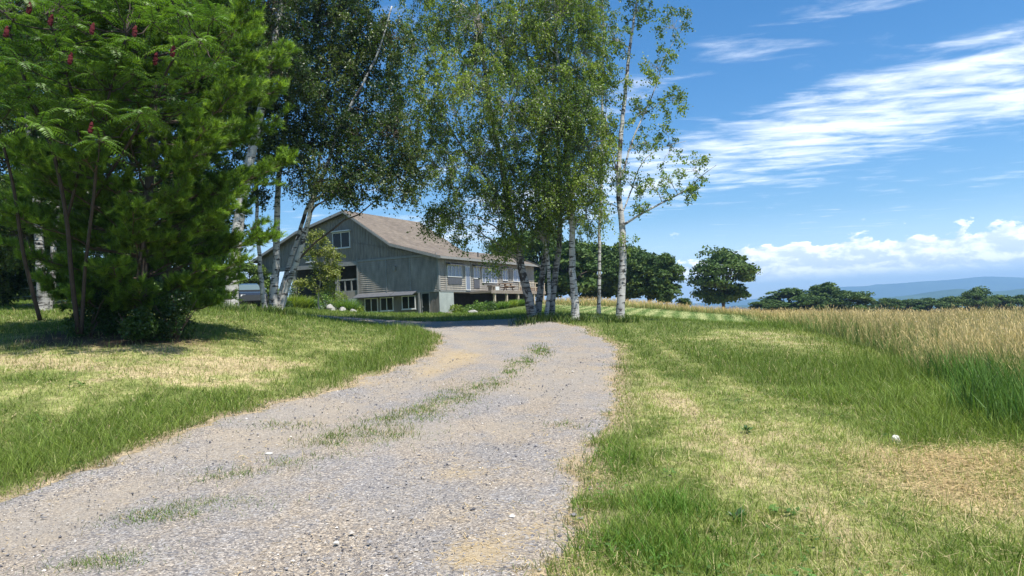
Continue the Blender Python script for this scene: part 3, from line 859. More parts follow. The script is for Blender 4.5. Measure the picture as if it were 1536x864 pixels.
def grow(name, label, cat, group, base, trunks, blobs, leaf, pal, bark, twig_mat, density=1.0, droop=.5, strand=.65, twig_r=.012, size=.10, limb_r=.05, upb=.5, root_obj=None, shell=.5, leafm='leaf', flare=True, asp=.66, twigs=1.6):
    """trunks: list of (points, r_bottom, r_top); blobs: (centre, (rx,ry,rz), n twigs, leaves per twig)"""
    root = empty(name, base, label, cat, group)
    tb = MB(); nodes = []
    for pts, r0, r1 in trunks:
        P = catmull(pts, max(14, len(pts) * 7))
        t = np.linspace(0, 1, len(P))
        R = r0 * (1 - t) + r1 * t
        if flare: R = R * (1 + .45 * np.exp(-t / .03))
        P[3:] += np.cumsum(rng.normal(0, .012, (len(P) - 3, 3)), 0) * np.array([1, 1, 0])
        tb.tube(P, R, 12)
        nodes.append(np.c_[P, R])
    tb.build('trunk', bark, root, smooth=True)
    nodes = np.concatenate(nodes)
    lb = MB(); LP = []; LT = []; per = []
    for c, rad, nt_, nl in blobs:
        nt_ = int(nt_ * twigs)
        c = np.asarray(c, float); rad = np.asarray(rad, float)
        dist = np.linalg.norm((nodes[:, :3] - c) * np.array([1, 1, 1.0]), axis=1)
        hor = np.hypot(nodes[:, 0] - c[0], nodes[:, 1] - c[1])
        score = dist + 2.0 * np.maximum(0, nodes[:, 2] - (c[2] - .5 * hor))
        j = int(np.argmin(score)); p0 = nodes[j, :3]
        LPts = limb_pts(p0, c, .08, 8); r_l = min(nodes[j, 3] * .6, limb_r)
        lb.tube(LPts, np.linspace(r_l, twig_r * 1.3, 8), 6)
        cand = np.r_[LPts[2:], [c]]
        q = nrm(rng.normal(0, 1, (nt_, 3))) * (rng.uniform(0, 1, (nt_, 1)) ** (1 / 3 * (1 - shell) + .12))
        tg = c + q * rad
        tone = rng.uniform(.15, .85)
        for tpt in tg:
            k = int(np.argmin(np.linalg.norm(cand - tpt, axis=1) + rng.uniform(0, .4, len(cand))))
            W_ = limb_pts(cand[k], tpt, .06, 5, .05)
            V, Qd = tube(W_, np.linspace(twig_r, twig_r * .35, 5), 4); lb.add(V, Qd)
            n_ = max(3, int(nl * density * 2.3 * rng.uniform(.6, 1.4)))
            ns = max(2, n_ // 12)
            outd = nrm((tpt - c) / rad + rng.normal(0, .6, 3))
            sdir = nrm(outd * .6 + rng.normal(0, .8, (ns, 3)) + np.array([0, 0, -droop]))
            si = rng.integers(0, ns, n_); tt = rng.uniform(0, 1, n_)
            ln = strand * rng.uniform(.5, 1.3, ns)
            Pp = tpt + sdir[si] * (ln[si] * tt)[:, None] + np.array([0, 0, -1.0]) * (droop * .35 * strand * tt ** 2)[:, None] + rng.normal(0, size * .6, (n_, 3))
            sl = np.c_[np.cos(rng.uniform(0, 6, ns)), np.sin(rng.uniform(0, 6, ns)), np.zeros(ns)] * twig_r * .35
            s0 = np.tile(tpt, (ns, 1)); s1 = tpt + sdir * (ln * .55)[:, None] - np.array([0, 0, droop * .11 * strand]); s2 = tpt + sdir * ln[:, None] - np.array([0, 0, droop * .35 * strand])
            lb.add(np.stack([s0 - sl, s0 + sl, s1 + sl * .8, s1 - sl * .8, s2], 1).reshape(-1, 3), Q=np.arange(ns)[:, None] * 5 + np.array([[0, 1, 2, 3]]), T=np.arange(ns)[:, None] * 5 + np.array([[3, 2, 4]]))
            LP.append(Pp); per.append(np.full(n_, tone + rng.normal(0, .16)))
    if lb.n: lb.build('branches', twig_mat, root, smooth=True)
    LP = np.concatenate(LP); per = np.concatenate(per)
    td = np.tile(np.array([0, 0, -1.0]) * (droop * 1.2), (len(LP), 1)) + rng.normal(0, .6, (len(LP), 3))
    V, Qd = leaf_quads(LP, size * rng.uniform(.7, 1.3, len(LP)), asp, upb, tdir=td)
    cc = np.repeat(leaf_cols(len(LP), pal, per), 4, 0)
    mesh('crown', V, Qd, M[leafm], root, col=cc)
    return root


def B(px, py, rpx, Y, dy=None, n=60, nl=40, ry=None, rz=None):
    """a leaf mass centred on a pixel at distance Y"""
    c = at(px, py, Y); r = rpx * Y / F
    return (c, (r, ry if ry else r * .95, (rz if rz else rpx) * Y / F), n, nl)


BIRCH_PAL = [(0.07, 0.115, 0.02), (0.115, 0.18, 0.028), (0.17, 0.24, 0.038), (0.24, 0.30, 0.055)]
DARK_PAL = [(0.022, 0.046, 0.012), (0.04, 0.075, 0.018), (0.065, 0.105, 0.024), (0.12, 0.15, 0.04)]  # backlit shade of the left crowns put into the leaf colours


def tr(lst, Y, dY=0.0, r0=.16, r1=.03):
    n = len(lst)
    return ([at(px, py, Y + dY * i / max(1, n - 1)) for i, (px, py) in enumerate(lst)], r0, r1)


CG = 'birches standing on the rise right of the barn'
Yc = 34.3
b0 = at(799, 477, Yc)
grow('birch_tree', 'birch with a dark leaning lower trunk, leftmost of the clump before the deck', 'tree', CG, b0,
     [tr([(800, 480), (789, 430), (777, 380), (768, 340), (752, 260), (735, 170), (722, 80), (712, -10), (705, -90)], Yc, .5, .22, .04),
      tr([(770, 345), (745, 290), (700, 230), (660, 170)], Yc - .1, -1.2, .09, .03)],
     [B(655, 250, 62, Yc - 1.4, n=46), B(628, 180, 50, Yc - 1.0, n=36), B(690, 320, 46, Yc - .6, n=34, nl=36), B(622, 70, 55, Yc, n=40), B(690, 130, 70, Yc - 1.4, n=60),
      B(640, -20, 60, Yc, n=36), B(720, 230, 60, Yc - 1.2, n=46), B(738, 375, 26, Yc - .3, n=10, nl=30), B(655, 330, 26, Yc - .8, n=12, nl=34), B(712, 30, 62, Yc - .6, n=46), B(605, 130, 34, Yc, n=14), B(675, 45, 50, Yc + 1.2, n=30)],
     'leaf', BIRCH_PAL, M['birch_grey'], M['twig'], droop=.8)
b0 = at(806, 477, Yc + .6)
grow('birch_tree', 'birch with the grey trunk just right of the dark leaning one in the clump', 'tree', CG, b0,
     [tr([(805, 479), (810, 430), (818, 370), (818, 300), (806, 210), (790, 120), (780, 30), (775, -80)], Yc + .7, .3, .17, .03)],
     [B(760, 60, 66, Yc, n=52), B(765, 160, 64, Yc - 1.4, n=52), B(770, 262, 52, Yc - .7, n=40), B(780, 330, 38, Yc - .4, n=22), B(790, -30, 66, Yc, n=40), B(745, 310, 34, Yc - 1, n=20), B(735, 110, 50, Yc + 1.4, n=34), B(758, 375, 20, Yc, n=7, nl=26)],
     'leaf', BIRCH_PAL, M['birch_grey'], M['twig'], droop=.8)
b0 = at(819, 477, Yc + .2)
grow('birch_tree', 'birch with the slimmest white trunk in the middle of the clump', 'tree', CG, b0,
     [tr([(818, 479), (824, 440), (824, 400), (816, 350), (808, 290), (812, 200), (822, 110), (826, 20), (828, -60)], Yc + .1, .6, .10, .025)],
     [B(812, 90, 60, Yc + .6, n=44), B(812, 200, 56, Yc - 1.5, n=44), B(815, 290, 48, Yc - 1.0, n=34), B(812, 352, 28, Yc - .4, n=12, nl=30), B(842, 20, 55, Yc - .8, n=36)],
     'leaf', BIRCH_PAL, M['birch'], M['twig'], droop=.8)
b0 = at(829, 476, Yc + .5)
grow('birch_tree', 'birch with the grey white trunk leaning right, right side of the clump', 'tree', CG, b0,
     [tr([(826, 479), (831, 440), (838, 380), (840, 320), (838, 230), (834, 130), (838, 30), (845, -70)], Yc + .5, .4, .17, .03),
      tr([(836, 190), (822, 130), (800, 60), (790, -20)], Yc + .7, -.3, .06, .02)],
     [B(850, 110, 58, Yc - .9, n=44), B(838, 170, 50, Yc - 1.8, n=40), B(850, 240, 50, Yc + .5, n=38), B(855, -30, 60, Yc, n=36), B(845, 330, 36, Yc + .3, n=18), B(800, 10, 50, Yc + 1.2, n=30)],
     'leaf', BIRCH_PAL, M['birch_grey'], M['twig'], droop=.8)
b0 = at(862, 480, 33.6)
grow('birch_tree', 'birch with a straight bright white trunk between the clump and the lone birch', 'tree', CG, b0,
     [tr([(863, 483), (861, 440), (858, 390), (857, 330), (850, 250), (845, 190), (838, 110), (834, 30), (832, -70)], 33.6, .3, .185, .035),
      tr([(848, 225), (852, 150), (866, 70), (876, 0)], 33.7, .5, .05, .015)],
     [B(875, 80, 45, 33.8, n=30), B(872, 165, 48, 32.6, n=34), B(880, 220, 40, 32.8, n=28), B(868, 275, 42, 32.9, n=30), B(885, 320, 28, 33.2, n=14, nl=32), B(872, 0, 44, 33.6, n=26), B(838, 290, 36, 32.7, n=22), B(905, 200, 22, 33.4, n=8), B(900, 120, 24, 34.4, n=10)],
     'leaf', BIRCH_PAL, M['birch'], M['twig'], droop=.8)
b0 = at(905, 476, 38)
grow('birch_tree', 'thin birch whose bare white stem shows high up left of the lone birch', 'tree', CG, b0,
     [tr([(898, 474), (899, 380), (901, 250), (902, 150), (902, 60), (900, -40)], 38, 0, .10, .03)],
     [B(900, 40, 28, 38, n=16, nl=30), B(895, -20, 30, 38, n=16), B(898, 180, 20, 38, n=8, nl=24), B(890, 250, 20, 38, n=8, nl=24), B(908, 110, 18, 38.5, n=6, nl=20)],
     'leaf', BIRCH_PAL, M['birch'], M['twig'], droop=.7, limb_r=.02)
b0 = at(930, 481, 33)
sp_ = dict(n=9, nl=15)
grow('birch_tree', 'lone right hand birch with a white trunk and sparse open branches against the sky', 'tree', CG, b0,
     [tr([(930, 484), (931, 440), (933, 380), (934, 340), (930, 300), (929, 250), (934, 180), (941, 110), (948, 50), (958, -20), (965, -90)], 33, .3, .19, .03),
      tr([(934, 338), (955, 325), (990, 305), (1030, 285), (1055, 262), (1075, 246)], 33, -1.0, .06, .008),
      tr([(931, 300), (920, 240), (908, 180), (905, 130)], 33, .5, .045, .01),
      tr([(932, 270), (945, 220), (965, 175), (985, 130), (1005, 75), (1040, 20)], 33, .6, .05, .008),
      tr([(931, 325), (945, 290), (960, 250), (985, 225), (1030, 212)], 33.1, .8, .04, .008)],
     [B(958, 15, 26, 33.2, n=12, nl=16), B(1010, 40, 28, 33.4, n=9, nl=14), B(985, 100, 28, 33.3, n=12, nl=16), B(925, 60, 28, 33, n=10, nl=14), B(1008, 150, 24, 33.6, n=10, nl=18), B(1000, 200, 18, 33.7, n=4, nl=12),
      B(920, 130, 24, 33.4, n=9, nl=14), B(962, 170, 24, 33.3, n=10, nl=14), B(1005, 228, 26, 33.8, n=6, nl=12), B(965, 215, 24, 33, n=9, nl=13), B(1040, 255, 24, 32.3, n=8, nl=13), B(1030, 285, 20, 32.2, n=8, nl=13),
      B(985, 285, 24, 32.6, n=8, nl=13), B(1005, 270, 18, 32.4, n=5, nl=12), B(945, 275, 20, 33, n=7, nl=12), B(915, 250, 24, 33.3, n=9, nl=14), B(908, 305, 18, 33.2, n=6, nl=12), B(940, 362, 12, 32.7, n=4, nl=12), B(960, 310, 18, 32.9, n=6, nl=11), B(955, -50, 40, 33.3, n=14), B(1035, 15, 14, 33.6, n=3, nl=10), B(905, 190, 20, 33.5, n=7, nl=13)],
     'leaf', BIRCH_PAL, M['birch'], M['twig'], droop=.5, strand=.40, twig_r=.008, limb_r=.03, size=.11, density=1.35, twigs=1.6)

# ------------------------------------------------------------------ left birches
LG = 'old birches between the pine and the barn'
b0 = at(349, 465, 30)
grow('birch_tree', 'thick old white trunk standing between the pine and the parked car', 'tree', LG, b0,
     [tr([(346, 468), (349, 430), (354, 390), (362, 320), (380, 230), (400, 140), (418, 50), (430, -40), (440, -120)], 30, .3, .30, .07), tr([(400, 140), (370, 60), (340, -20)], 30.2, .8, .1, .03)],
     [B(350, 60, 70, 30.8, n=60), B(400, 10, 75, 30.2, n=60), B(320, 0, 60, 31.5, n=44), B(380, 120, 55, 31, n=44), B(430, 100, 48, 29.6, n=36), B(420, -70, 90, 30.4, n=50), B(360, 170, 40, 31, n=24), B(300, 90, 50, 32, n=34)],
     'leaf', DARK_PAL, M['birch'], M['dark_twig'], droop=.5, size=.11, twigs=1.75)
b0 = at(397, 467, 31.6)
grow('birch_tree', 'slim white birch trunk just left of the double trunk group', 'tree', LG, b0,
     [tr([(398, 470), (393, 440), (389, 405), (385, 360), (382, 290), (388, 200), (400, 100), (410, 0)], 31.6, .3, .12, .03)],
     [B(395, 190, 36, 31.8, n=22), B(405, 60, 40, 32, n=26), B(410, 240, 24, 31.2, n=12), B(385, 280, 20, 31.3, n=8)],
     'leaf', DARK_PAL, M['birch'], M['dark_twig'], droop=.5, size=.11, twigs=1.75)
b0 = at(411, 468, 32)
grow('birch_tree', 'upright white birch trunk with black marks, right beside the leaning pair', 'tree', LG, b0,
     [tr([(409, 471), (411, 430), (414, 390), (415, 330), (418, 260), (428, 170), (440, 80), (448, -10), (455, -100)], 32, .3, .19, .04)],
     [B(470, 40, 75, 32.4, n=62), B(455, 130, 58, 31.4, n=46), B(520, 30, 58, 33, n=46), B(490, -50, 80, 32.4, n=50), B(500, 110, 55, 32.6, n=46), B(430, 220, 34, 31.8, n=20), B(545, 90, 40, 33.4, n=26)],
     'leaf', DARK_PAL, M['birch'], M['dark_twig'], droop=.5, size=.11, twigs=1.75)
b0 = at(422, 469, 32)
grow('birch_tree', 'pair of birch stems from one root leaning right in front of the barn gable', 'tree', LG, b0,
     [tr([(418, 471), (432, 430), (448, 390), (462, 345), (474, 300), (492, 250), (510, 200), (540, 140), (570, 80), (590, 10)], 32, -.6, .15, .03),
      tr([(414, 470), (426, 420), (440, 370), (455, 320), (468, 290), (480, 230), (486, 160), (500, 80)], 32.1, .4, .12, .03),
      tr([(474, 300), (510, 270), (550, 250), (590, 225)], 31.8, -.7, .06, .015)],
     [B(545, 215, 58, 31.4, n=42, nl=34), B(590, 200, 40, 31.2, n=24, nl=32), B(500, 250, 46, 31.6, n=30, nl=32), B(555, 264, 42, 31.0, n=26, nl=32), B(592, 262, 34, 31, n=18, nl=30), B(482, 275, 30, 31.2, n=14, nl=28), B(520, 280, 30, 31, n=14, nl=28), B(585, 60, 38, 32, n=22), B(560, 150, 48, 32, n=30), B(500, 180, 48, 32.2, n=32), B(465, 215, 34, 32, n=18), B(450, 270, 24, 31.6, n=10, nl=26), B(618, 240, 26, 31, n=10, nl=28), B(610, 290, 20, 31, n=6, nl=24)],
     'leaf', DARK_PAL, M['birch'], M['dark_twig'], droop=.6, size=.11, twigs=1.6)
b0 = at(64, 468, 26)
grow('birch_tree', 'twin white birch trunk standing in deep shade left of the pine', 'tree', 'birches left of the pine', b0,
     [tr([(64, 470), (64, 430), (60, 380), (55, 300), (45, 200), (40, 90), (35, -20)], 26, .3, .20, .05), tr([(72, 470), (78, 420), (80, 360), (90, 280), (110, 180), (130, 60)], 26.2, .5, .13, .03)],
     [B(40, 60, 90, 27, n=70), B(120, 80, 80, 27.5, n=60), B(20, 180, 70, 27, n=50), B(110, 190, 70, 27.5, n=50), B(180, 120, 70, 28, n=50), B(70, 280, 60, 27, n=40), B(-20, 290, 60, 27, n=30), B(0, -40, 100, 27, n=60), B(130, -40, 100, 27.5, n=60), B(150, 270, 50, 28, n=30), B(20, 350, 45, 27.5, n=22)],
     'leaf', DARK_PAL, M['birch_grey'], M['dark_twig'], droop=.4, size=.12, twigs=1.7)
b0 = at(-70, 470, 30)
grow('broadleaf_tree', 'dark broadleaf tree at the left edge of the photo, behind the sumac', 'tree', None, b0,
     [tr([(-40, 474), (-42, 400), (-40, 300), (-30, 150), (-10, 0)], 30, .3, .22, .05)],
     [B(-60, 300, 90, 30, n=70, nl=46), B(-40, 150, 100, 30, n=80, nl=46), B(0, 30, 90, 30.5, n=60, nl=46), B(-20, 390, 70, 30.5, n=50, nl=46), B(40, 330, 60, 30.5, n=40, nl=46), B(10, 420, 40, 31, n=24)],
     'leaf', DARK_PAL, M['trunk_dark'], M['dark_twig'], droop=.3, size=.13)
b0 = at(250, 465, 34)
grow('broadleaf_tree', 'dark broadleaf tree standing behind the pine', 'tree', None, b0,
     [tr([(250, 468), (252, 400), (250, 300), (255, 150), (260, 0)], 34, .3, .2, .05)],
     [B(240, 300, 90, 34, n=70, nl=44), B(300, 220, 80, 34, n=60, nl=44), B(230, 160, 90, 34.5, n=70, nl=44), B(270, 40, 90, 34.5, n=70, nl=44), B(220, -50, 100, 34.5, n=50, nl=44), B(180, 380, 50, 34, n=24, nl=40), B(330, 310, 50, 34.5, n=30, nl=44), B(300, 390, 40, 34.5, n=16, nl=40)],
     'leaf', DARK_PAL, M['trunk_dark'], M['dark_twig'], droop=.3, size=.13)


# ------------------------------------------------------------------ pine
def needles(P, D, L, ln, nn, w):
    """bottle-brush shoots: P base, D axis, L shoot length"""
    n = len(P)
    A = nrm(np.cross(D, rng.normal(0, 1, (n, 3)))); Bv = np.cross(D, A)
    t = rng.uniform(0.0, 1, (n, nn)); ph = rng.uniform(0, 2 * PI, (n, nn))
    O = P[:, None] + D[:, None] * (L[:, None] * t)[..., None]
    rad = A[:, None] * np.cos(ph)[..., None] + Bv[:, None] * np.sin(ph)[..., None]
    sp_ = rng.uniform(.45, 1.0, (n, nn))[..., None]
    nd_ = nrm(D[:, None] * 1.0 + rad * sp_)
    side = nrm(np.cross(nd_, rng.normal(0, 1, (n, nn, 3))))
    l = ln * rng.uniform(.7, 1.2, (n, nn))[..., None]
    V = np.stack([O - side * w, O + side * w, O + nd_ * l], 2).reshape(-1, 3)
    return V, np.arange(n * nn)[:, None] * 3 + np.array([[0, 1, 2]])


def pine(name, label, base, top, H, rmax, nsh, sizes, pal, seed_az=None):
    root = empty(name, base, label, 'tree')
    mb = MB()
    P = catmull([base + np.array([0, 0, -.1]), base * .7 + top * .3 + np.array([.05, 0, 0]), base * .35 + top * .65, top], 24)
    mb.tube(P, np.linspace(.15, .02, 24), 10)
    mb.build('trunk', M['trunk_dark'], root, smooth=True)
    lb = MB(); SP = []; SD = []; SL = []; ST = []
    nw = 21
    for k in range(nw):
        f = .035 + .935 * (k / (nw - 1)) ** 1.05
        c = base * (1 - f) + top * f
        prof = min(1, (1 - f) * 1.75 + .04) * (.62 + .38 * min(1, f / .24))
        nb = 7 if f < .8 else 5
        for q in range(nb):
            az = 2 * PI * (q + rng.uniform(-.3, .3)) / nb + k * 1.1
            R_ = rmax * prof * rng.uniform(.72, 1.10)
            d = np.array([math.cos(az), math.sin(az), 0])
            e = c + d * R_ + np.array([0, 0, R_ * rng.uniform(.18, .55) + (.25 if f > .6 else 0)])
            B_ = limb_pts(c, e, -.05, 9, .03)
            lb.tube(B_, np.linspace(.03, .007, 9), 5)
            # secondary branchlets in a fan
            for s_ in range(int(10 + 12 * R_ / rmax)):
                t = rng.uniform(.22, 1.0); i = t * 8; i0 = min(7, int(i)); p = B_[i0] * (1 - (i - i0)) + B_[i0 + 1] * (i - i0)
                dirn = nrm(d * 1.0 + np.array([-d[1], d[0], 0]) * rng.normal(0, .9) + np.array([0, 0, rng.uniform(-.05, .75)]))
                l2 = R_ * .34 * (1.15 - t * .75) * rng.uniform(.6, 1.2) + .12
                e2 = p + dirn * l2
                W_ = limb_pts(p, e2, .03, 4, .03); V, Qd = tube(W_, np.linspace(.008, .003, 4), 4); lb.add(V, Qd)
                ns_ = 6 + int(11 * l2)
                for h in range(ns_):
                    tt = rng.uniform(.25, 1); pp = W_[0] * (1 - tt) + W_[-1] * tt
                    if h == 0: pp = W_[-1]
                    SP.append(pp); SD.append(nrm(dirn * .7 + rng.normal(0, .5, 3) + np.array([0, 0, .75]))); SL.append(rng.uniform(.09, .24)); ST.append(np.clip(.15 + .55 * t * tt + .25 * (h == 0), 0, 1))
    lb.build('branches', M['dark_twig'], root, smooth=True)
    SP = np.array(SP); SD = np.array(SD); SL = np.array(SL)
    V, T = needles(SP, SD, SL, sizes[0], sizes[1], sizes[2])
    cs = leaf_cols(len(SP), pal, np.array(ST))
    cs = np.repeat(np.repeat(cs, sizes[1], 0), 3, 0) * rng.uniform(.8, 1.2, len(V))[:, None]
    mesh('crown', V, T, M['needle'], root, col=cs)
    return root, len(SP)


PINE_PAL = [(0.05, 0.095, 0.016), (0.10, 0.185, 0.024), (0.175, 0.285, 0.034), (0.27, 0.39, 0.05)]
pbase = at(205, 504, 18.3); ptop = at(255, -210, 18.2)
_, ns_ = pine('pine_tree', 'bushy young pine with long soft needles at the left of the drive', pbase, ptop, 7.6, 3.3, 0, (.12, 36, .0062), PINE_PAL)
print('pine shoots', ns_)

# blue spruce behind
sb = at(112, 470, 29); root = empty('spruce_tree', sb, 'silver blue spruce with flat layered boughs in the shade behind the pine', 'tree')
mb = MB(); mb.tube([sb, sb + np.array([0, 0, 2]), sb + np.array([.05, 0, 4.2])], [.12, .08, .02], 8); mb.build('trunk', M['trunk_dark'], root)
SP = []; SD = []; SL = []; lb = MB()
for k in range(13):
    f = k / 12; z0 = .25 + 3.7 * f; R_ = 1.9 * (1 - f) + .15
    for q in range(12):
        az = 2 * PI * q / 12 + k * .7 + rng.uniform(-.2, .2); d = np.array([math.cos(az), math.sin(az), 0])
        c = sb + np.array([0, 0, z0]); e = c + d * R_ * rng.uniform(.8, 1.1) + np.array([0, 0, -.12 * R_])
        W_ = limb_pts(c, e, -.04, 5, .02); V, Qd = tube(W_, np.linspace(.02, .006, 5), 4); lb.add(V, Qd)
        for h in range(14):
            t = rng.uniform(.25, 1); p = c * (1 - t) + e * t
            SP.append(p); SD.append(nrm(d + np.array([-d[1], d[0], 0]) * rng.normal(0, .8) + np.array([0, 0, .05]))); SL.append(rng.uniform(.15, .4) * (1.2 - .6 * t))
lb.build('branches', M['dark_twig'], root)
SP = np.array(SP); V, T = needles(SP, np.array(SD), np.array(SL), .05, 26, .006)
cs = np.repeat(leaf_cols(len(SP), [(0.10, 0.15, 0.14), (0.20, 0.27, 0.26), (0.30, 0.37, 0.37)]), 78, 0)
mesh('crown', V, T, M['needle'], root, col=cs)


# ------------------------------------------------------------------ sumac
def frond(p, d, L, npair, mbV, mbQ, cols, col, rach):
    m = 8
    t = np.linspace(0, 1, m)[:, None]
    P = p + d * L * t + np.array([0, 0, -1.0]) * (L * .42 * t ** 2.2)
    rach.add(*tube(P, np.linspace(.005, .002, m), 4))
    for k in range(npair):
        f = .14 + .86 * k / (npair - 1); i = f * (m - 1); i0 = min(m - 2, int(i)); q = P[i0] * (1 - i + i0) + P[i0 + 1] * (i - i0)
        tn = nrm(P[i0 + 1] - P[i0]); s = nrm(np.cross(tn, [0, 0, 1.0])); n_ = np.cross(s, tn)
        ll = L * .21 * (math.sin(PI * (.18 + .74 * f)) * .6 + .45)
        for sg in (-1, 1):
            dr = nrm(s * sg + tn * .45 - n_ * rng.uniform(.1, .5)); w = nrm(np.cross(dr, n_)) * ll * .14
            e = q + dr * ll - np.array([0, 0, ll * .12]); md = q + dr * ll * .45 + n_ * ll * .05
            b_ = len(mbV) * 4
            mbV.append(np.array([q, md + w, e, md - w])); cols.append(col * rng.uniform(.8, 1.25))


sumb = at(118, 505, 16.4)
root = empty('sumac_tree', sumb, 'staghorn sumac with feathery arching fronds and dark red fruit cones, top left', 'tree')
stems = MB(); fv = []; fc = []; rach = MB(); nodes = []
for lst, r0 in [([(118, 500), (108, 420), (100, 330), (80, 230), (45, 140), (20, 70), (10, 20)], .055), ([(122, 500), (128, 400), (140, 300), (150, 200), (170, 120), (190, 50)], .042), ([(100, 330), (120, 240), (110, 150), (90, 80), (70, 20)], .035), ([(140, 300), (190, 220), (230, 150), (260, 90), (300, 60)], .032), ([(60, 480), (35, 380), (20, 280), (-5, 180), (-30, 80)], .045)]:
    pts, a_, b_ = tr(lst, 16.4, -1.9, r0, .018); P = catmull(pts, 26); stems.tube(P, np.linspace(a_, b_, 26), 8); nodes.append(P[8:])
nodes = np.concatenate(nodes)
tips = [(20, 30), (60, 60), (110, 40), (150, 20), (190, 60), (230, 35), (262, 72), (300, 66), (90, 95), (140, 112), (200, 112), (250, 128), (60, 130), (170, 75), (30, 95), (120, 75), (215, 8), (280, 25), (150, 212), (15, 165), (100, 165), (325, 95), (-20, 60), (-30, 130), (40, 0), (90, 10), (170, -15), (250, -10), (60, 190), (-10, 210), (140, 160), (320, 30), (-10, 10), (210, 170)]
tips3 = [at(a_, b_, 14.0 + rng.uniform(-.6, .5)) for a_, b_ in tips]
tips3 += [at(rng.uniform(-60, 300), rng.uniform(-70, 190), 14.9 + rng.uniform(-.4, .9)) for _ in range(80)]
for i, T_ in enumerate(tips3):
    k = int(np.argmin(np.linalg.norm(nodes - T_, axis=1) + 1.0 * np.maximum(0, nodes[:, 2] - T_[2])))
    W_ = limb_pts(nodes[k], T_, -.10, 7, .03); stems.tube(W_, np.linspace(.018, .008, 7), 5, cap=False)
    nf = rng.integers(8, 14)
    tone = rng.uniform(0, 1)
    for q in range(nf):
        az = 2 * PI * q / nf + rng.uniform(-.3, .3); el = rng.uniform(-.15, .95)
        d = np.array([math.cos(az) * math.cos(el), math.sin(az) * math.cos(el), math.sin(el)])
        c = np.array([0.065, 0.14, 0.022]) * (1 - tone) + np.array([0.13, 0.23, 0.028]) * tone
        frond(T_, d, rng.uniform(.38, .62), 11, fv, None, fc, c, rach)
stems.add(np.concatenate(rach.V), np.concatenate(rach.Q)); stems.build('stem', M['sumac_bark'], root, smooth=True)
n = len(fv)
V = np.concatenate(fv); mesh('fronds', V, np.arange(n)[:, None] * 4 + np.array([[0, 1, 2, 3]]), foliage('sumac_leaf', .38, .48, .35), root, col=np.repeat(np.array(fc), 4, 0))
for (px, py) in [(42, 12), (8, 48), (137, 43), (201, 47), (104, 88), (232, 88), (258, 77), (135, 192), (75, 30)]:
    p = at(px, py + 8, 13.45); mb = MB()
    zz = np.linspace(0, .21, 9); rr_ = .038 * np.sin(np.linspace(.25, 1, 9) * PI * .98) ** .7 + .006
    jit = rng.normal(0, .006, (9, 3)); mb.tube(np.c_[p[0] + zz * .2 + jit[:, 0], p[1] + jit[:, 1], p[2] + zz], rr_, 9)
    mb.build('fruit_cone', M['drupe'], root)


# ------------------------------------------------------------------ shrubs and garden plants
def shrub(name, label, cat, base, r, h, n, pal, size, group=None, spiky=False, stems=7):
    root = empty(name, base, label, cat, group)
    sb_ = MB(); P = []
    for q in range(stems):
        az = rng.uniform(0, 2 * PI); e = base + np.array([math.cos(az) * r * .6, math.sin(az) * r * .6, h * rng.uniform(.5, .85)])
        V, Qd = tube(limb_pts(base, e, .05, 5), np.linspace(.02, .006, 5) * max(.5, h), 5); sb_.add(V, Qd)
    sb_.build('stem', M['dark_twig'], root)
    if spiky:
        ph = rng.uniform(0, 2 * PI, n); rr = r * np.sqrt(rng.uniform(0, 1, n)) * .7
        x = base[0] + np.cos(ph) * rr; y = base[1] + np.sin(ph) * rr
        c = leaf_cols(n, pal)
        v, q_, t_, cc = blades(x, y, hgt(x, y), rng.uniform(.6, 1.1, n) * h, np.full(n, size), c, .35, None, '', '', '', bend=.9)
        mesh('leaves', v, [q_, t_], M['leaf'], root, col=cc)
    else:
        nb = max(5, int(10 * r)); q = nrm(rng.normal(0, 1, (nb, 3))); q[:, 2] = np.abs(q[:, 2])
        cen = base + q * np.array([r * .62, r * .62, h * .62]) + np.array([0, 0, .12 * h])
        i = rng.integers(0, nb, n); d = nrm(rng.normal(0, 1, (n, 3))) * rng.uniform(.3, 1, (n, 1)) ** .5
        P = cen[i] + d * np.array([r * .42, r * .42, h * .34]); P[:, 2] = np.maximum(P[:, 2], base[2] + .03)
        V, Qd = leaf_quads(P, size * rng.uniform(.7, 1.3, n), .6, .7)
        tone = rng.uniform(.2, .8, nb)[i]
        mesh('leaves', V, Qd, M['leaf'], root, col=np.repeat(leaf_cols(n, pal, tone), 4, 0))
    return root


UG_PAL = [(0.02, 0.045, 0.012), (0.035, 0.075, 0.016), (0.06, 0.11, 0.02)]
for (px, py, Y, r, h, lab) in [(135, 503, 17.0, .75, 1.05, 'dark leafy undergrowth bush below the sumac, leftmost at the pine foot'), (200, 505, 16.4, .6, .8, 'low dark undergrowth bush in the middle of the pine foot'), (265, 498, 17.3, .8, 1.15, 'dark undergrowth bush at the right side of the pine foot'), (165, 470, 18.4, .8, 1.5, 'tall shady bush standing behind the pine trunk')]:
    b_ = at(px, py, Y); b_[2] = hgt(b_[0], b_[1])
    shrub('bush', lab, 'bush', b_, r, h, 2600, UG_PAL, .075, 'undergrowth at the foot of the pine')

GP = [(0.06, 0.12, 0.02), (0.11, 0.20, 0.035), (0.20, 0.29, 0.06)]
YG = [(0.10, 0.15, 0.02), (0.18, 0.24, 0.035), (0.28, 0.33, 0.06)]
DG = [(0.03, 0.07, 0.015), (0.06, 0.12, 0.025), (0.10, 0.17, 0.04)]


def onground(px, py, Y):
    p = at(px, py, Y); p[2] = hgt(p[0], p[1]); return p


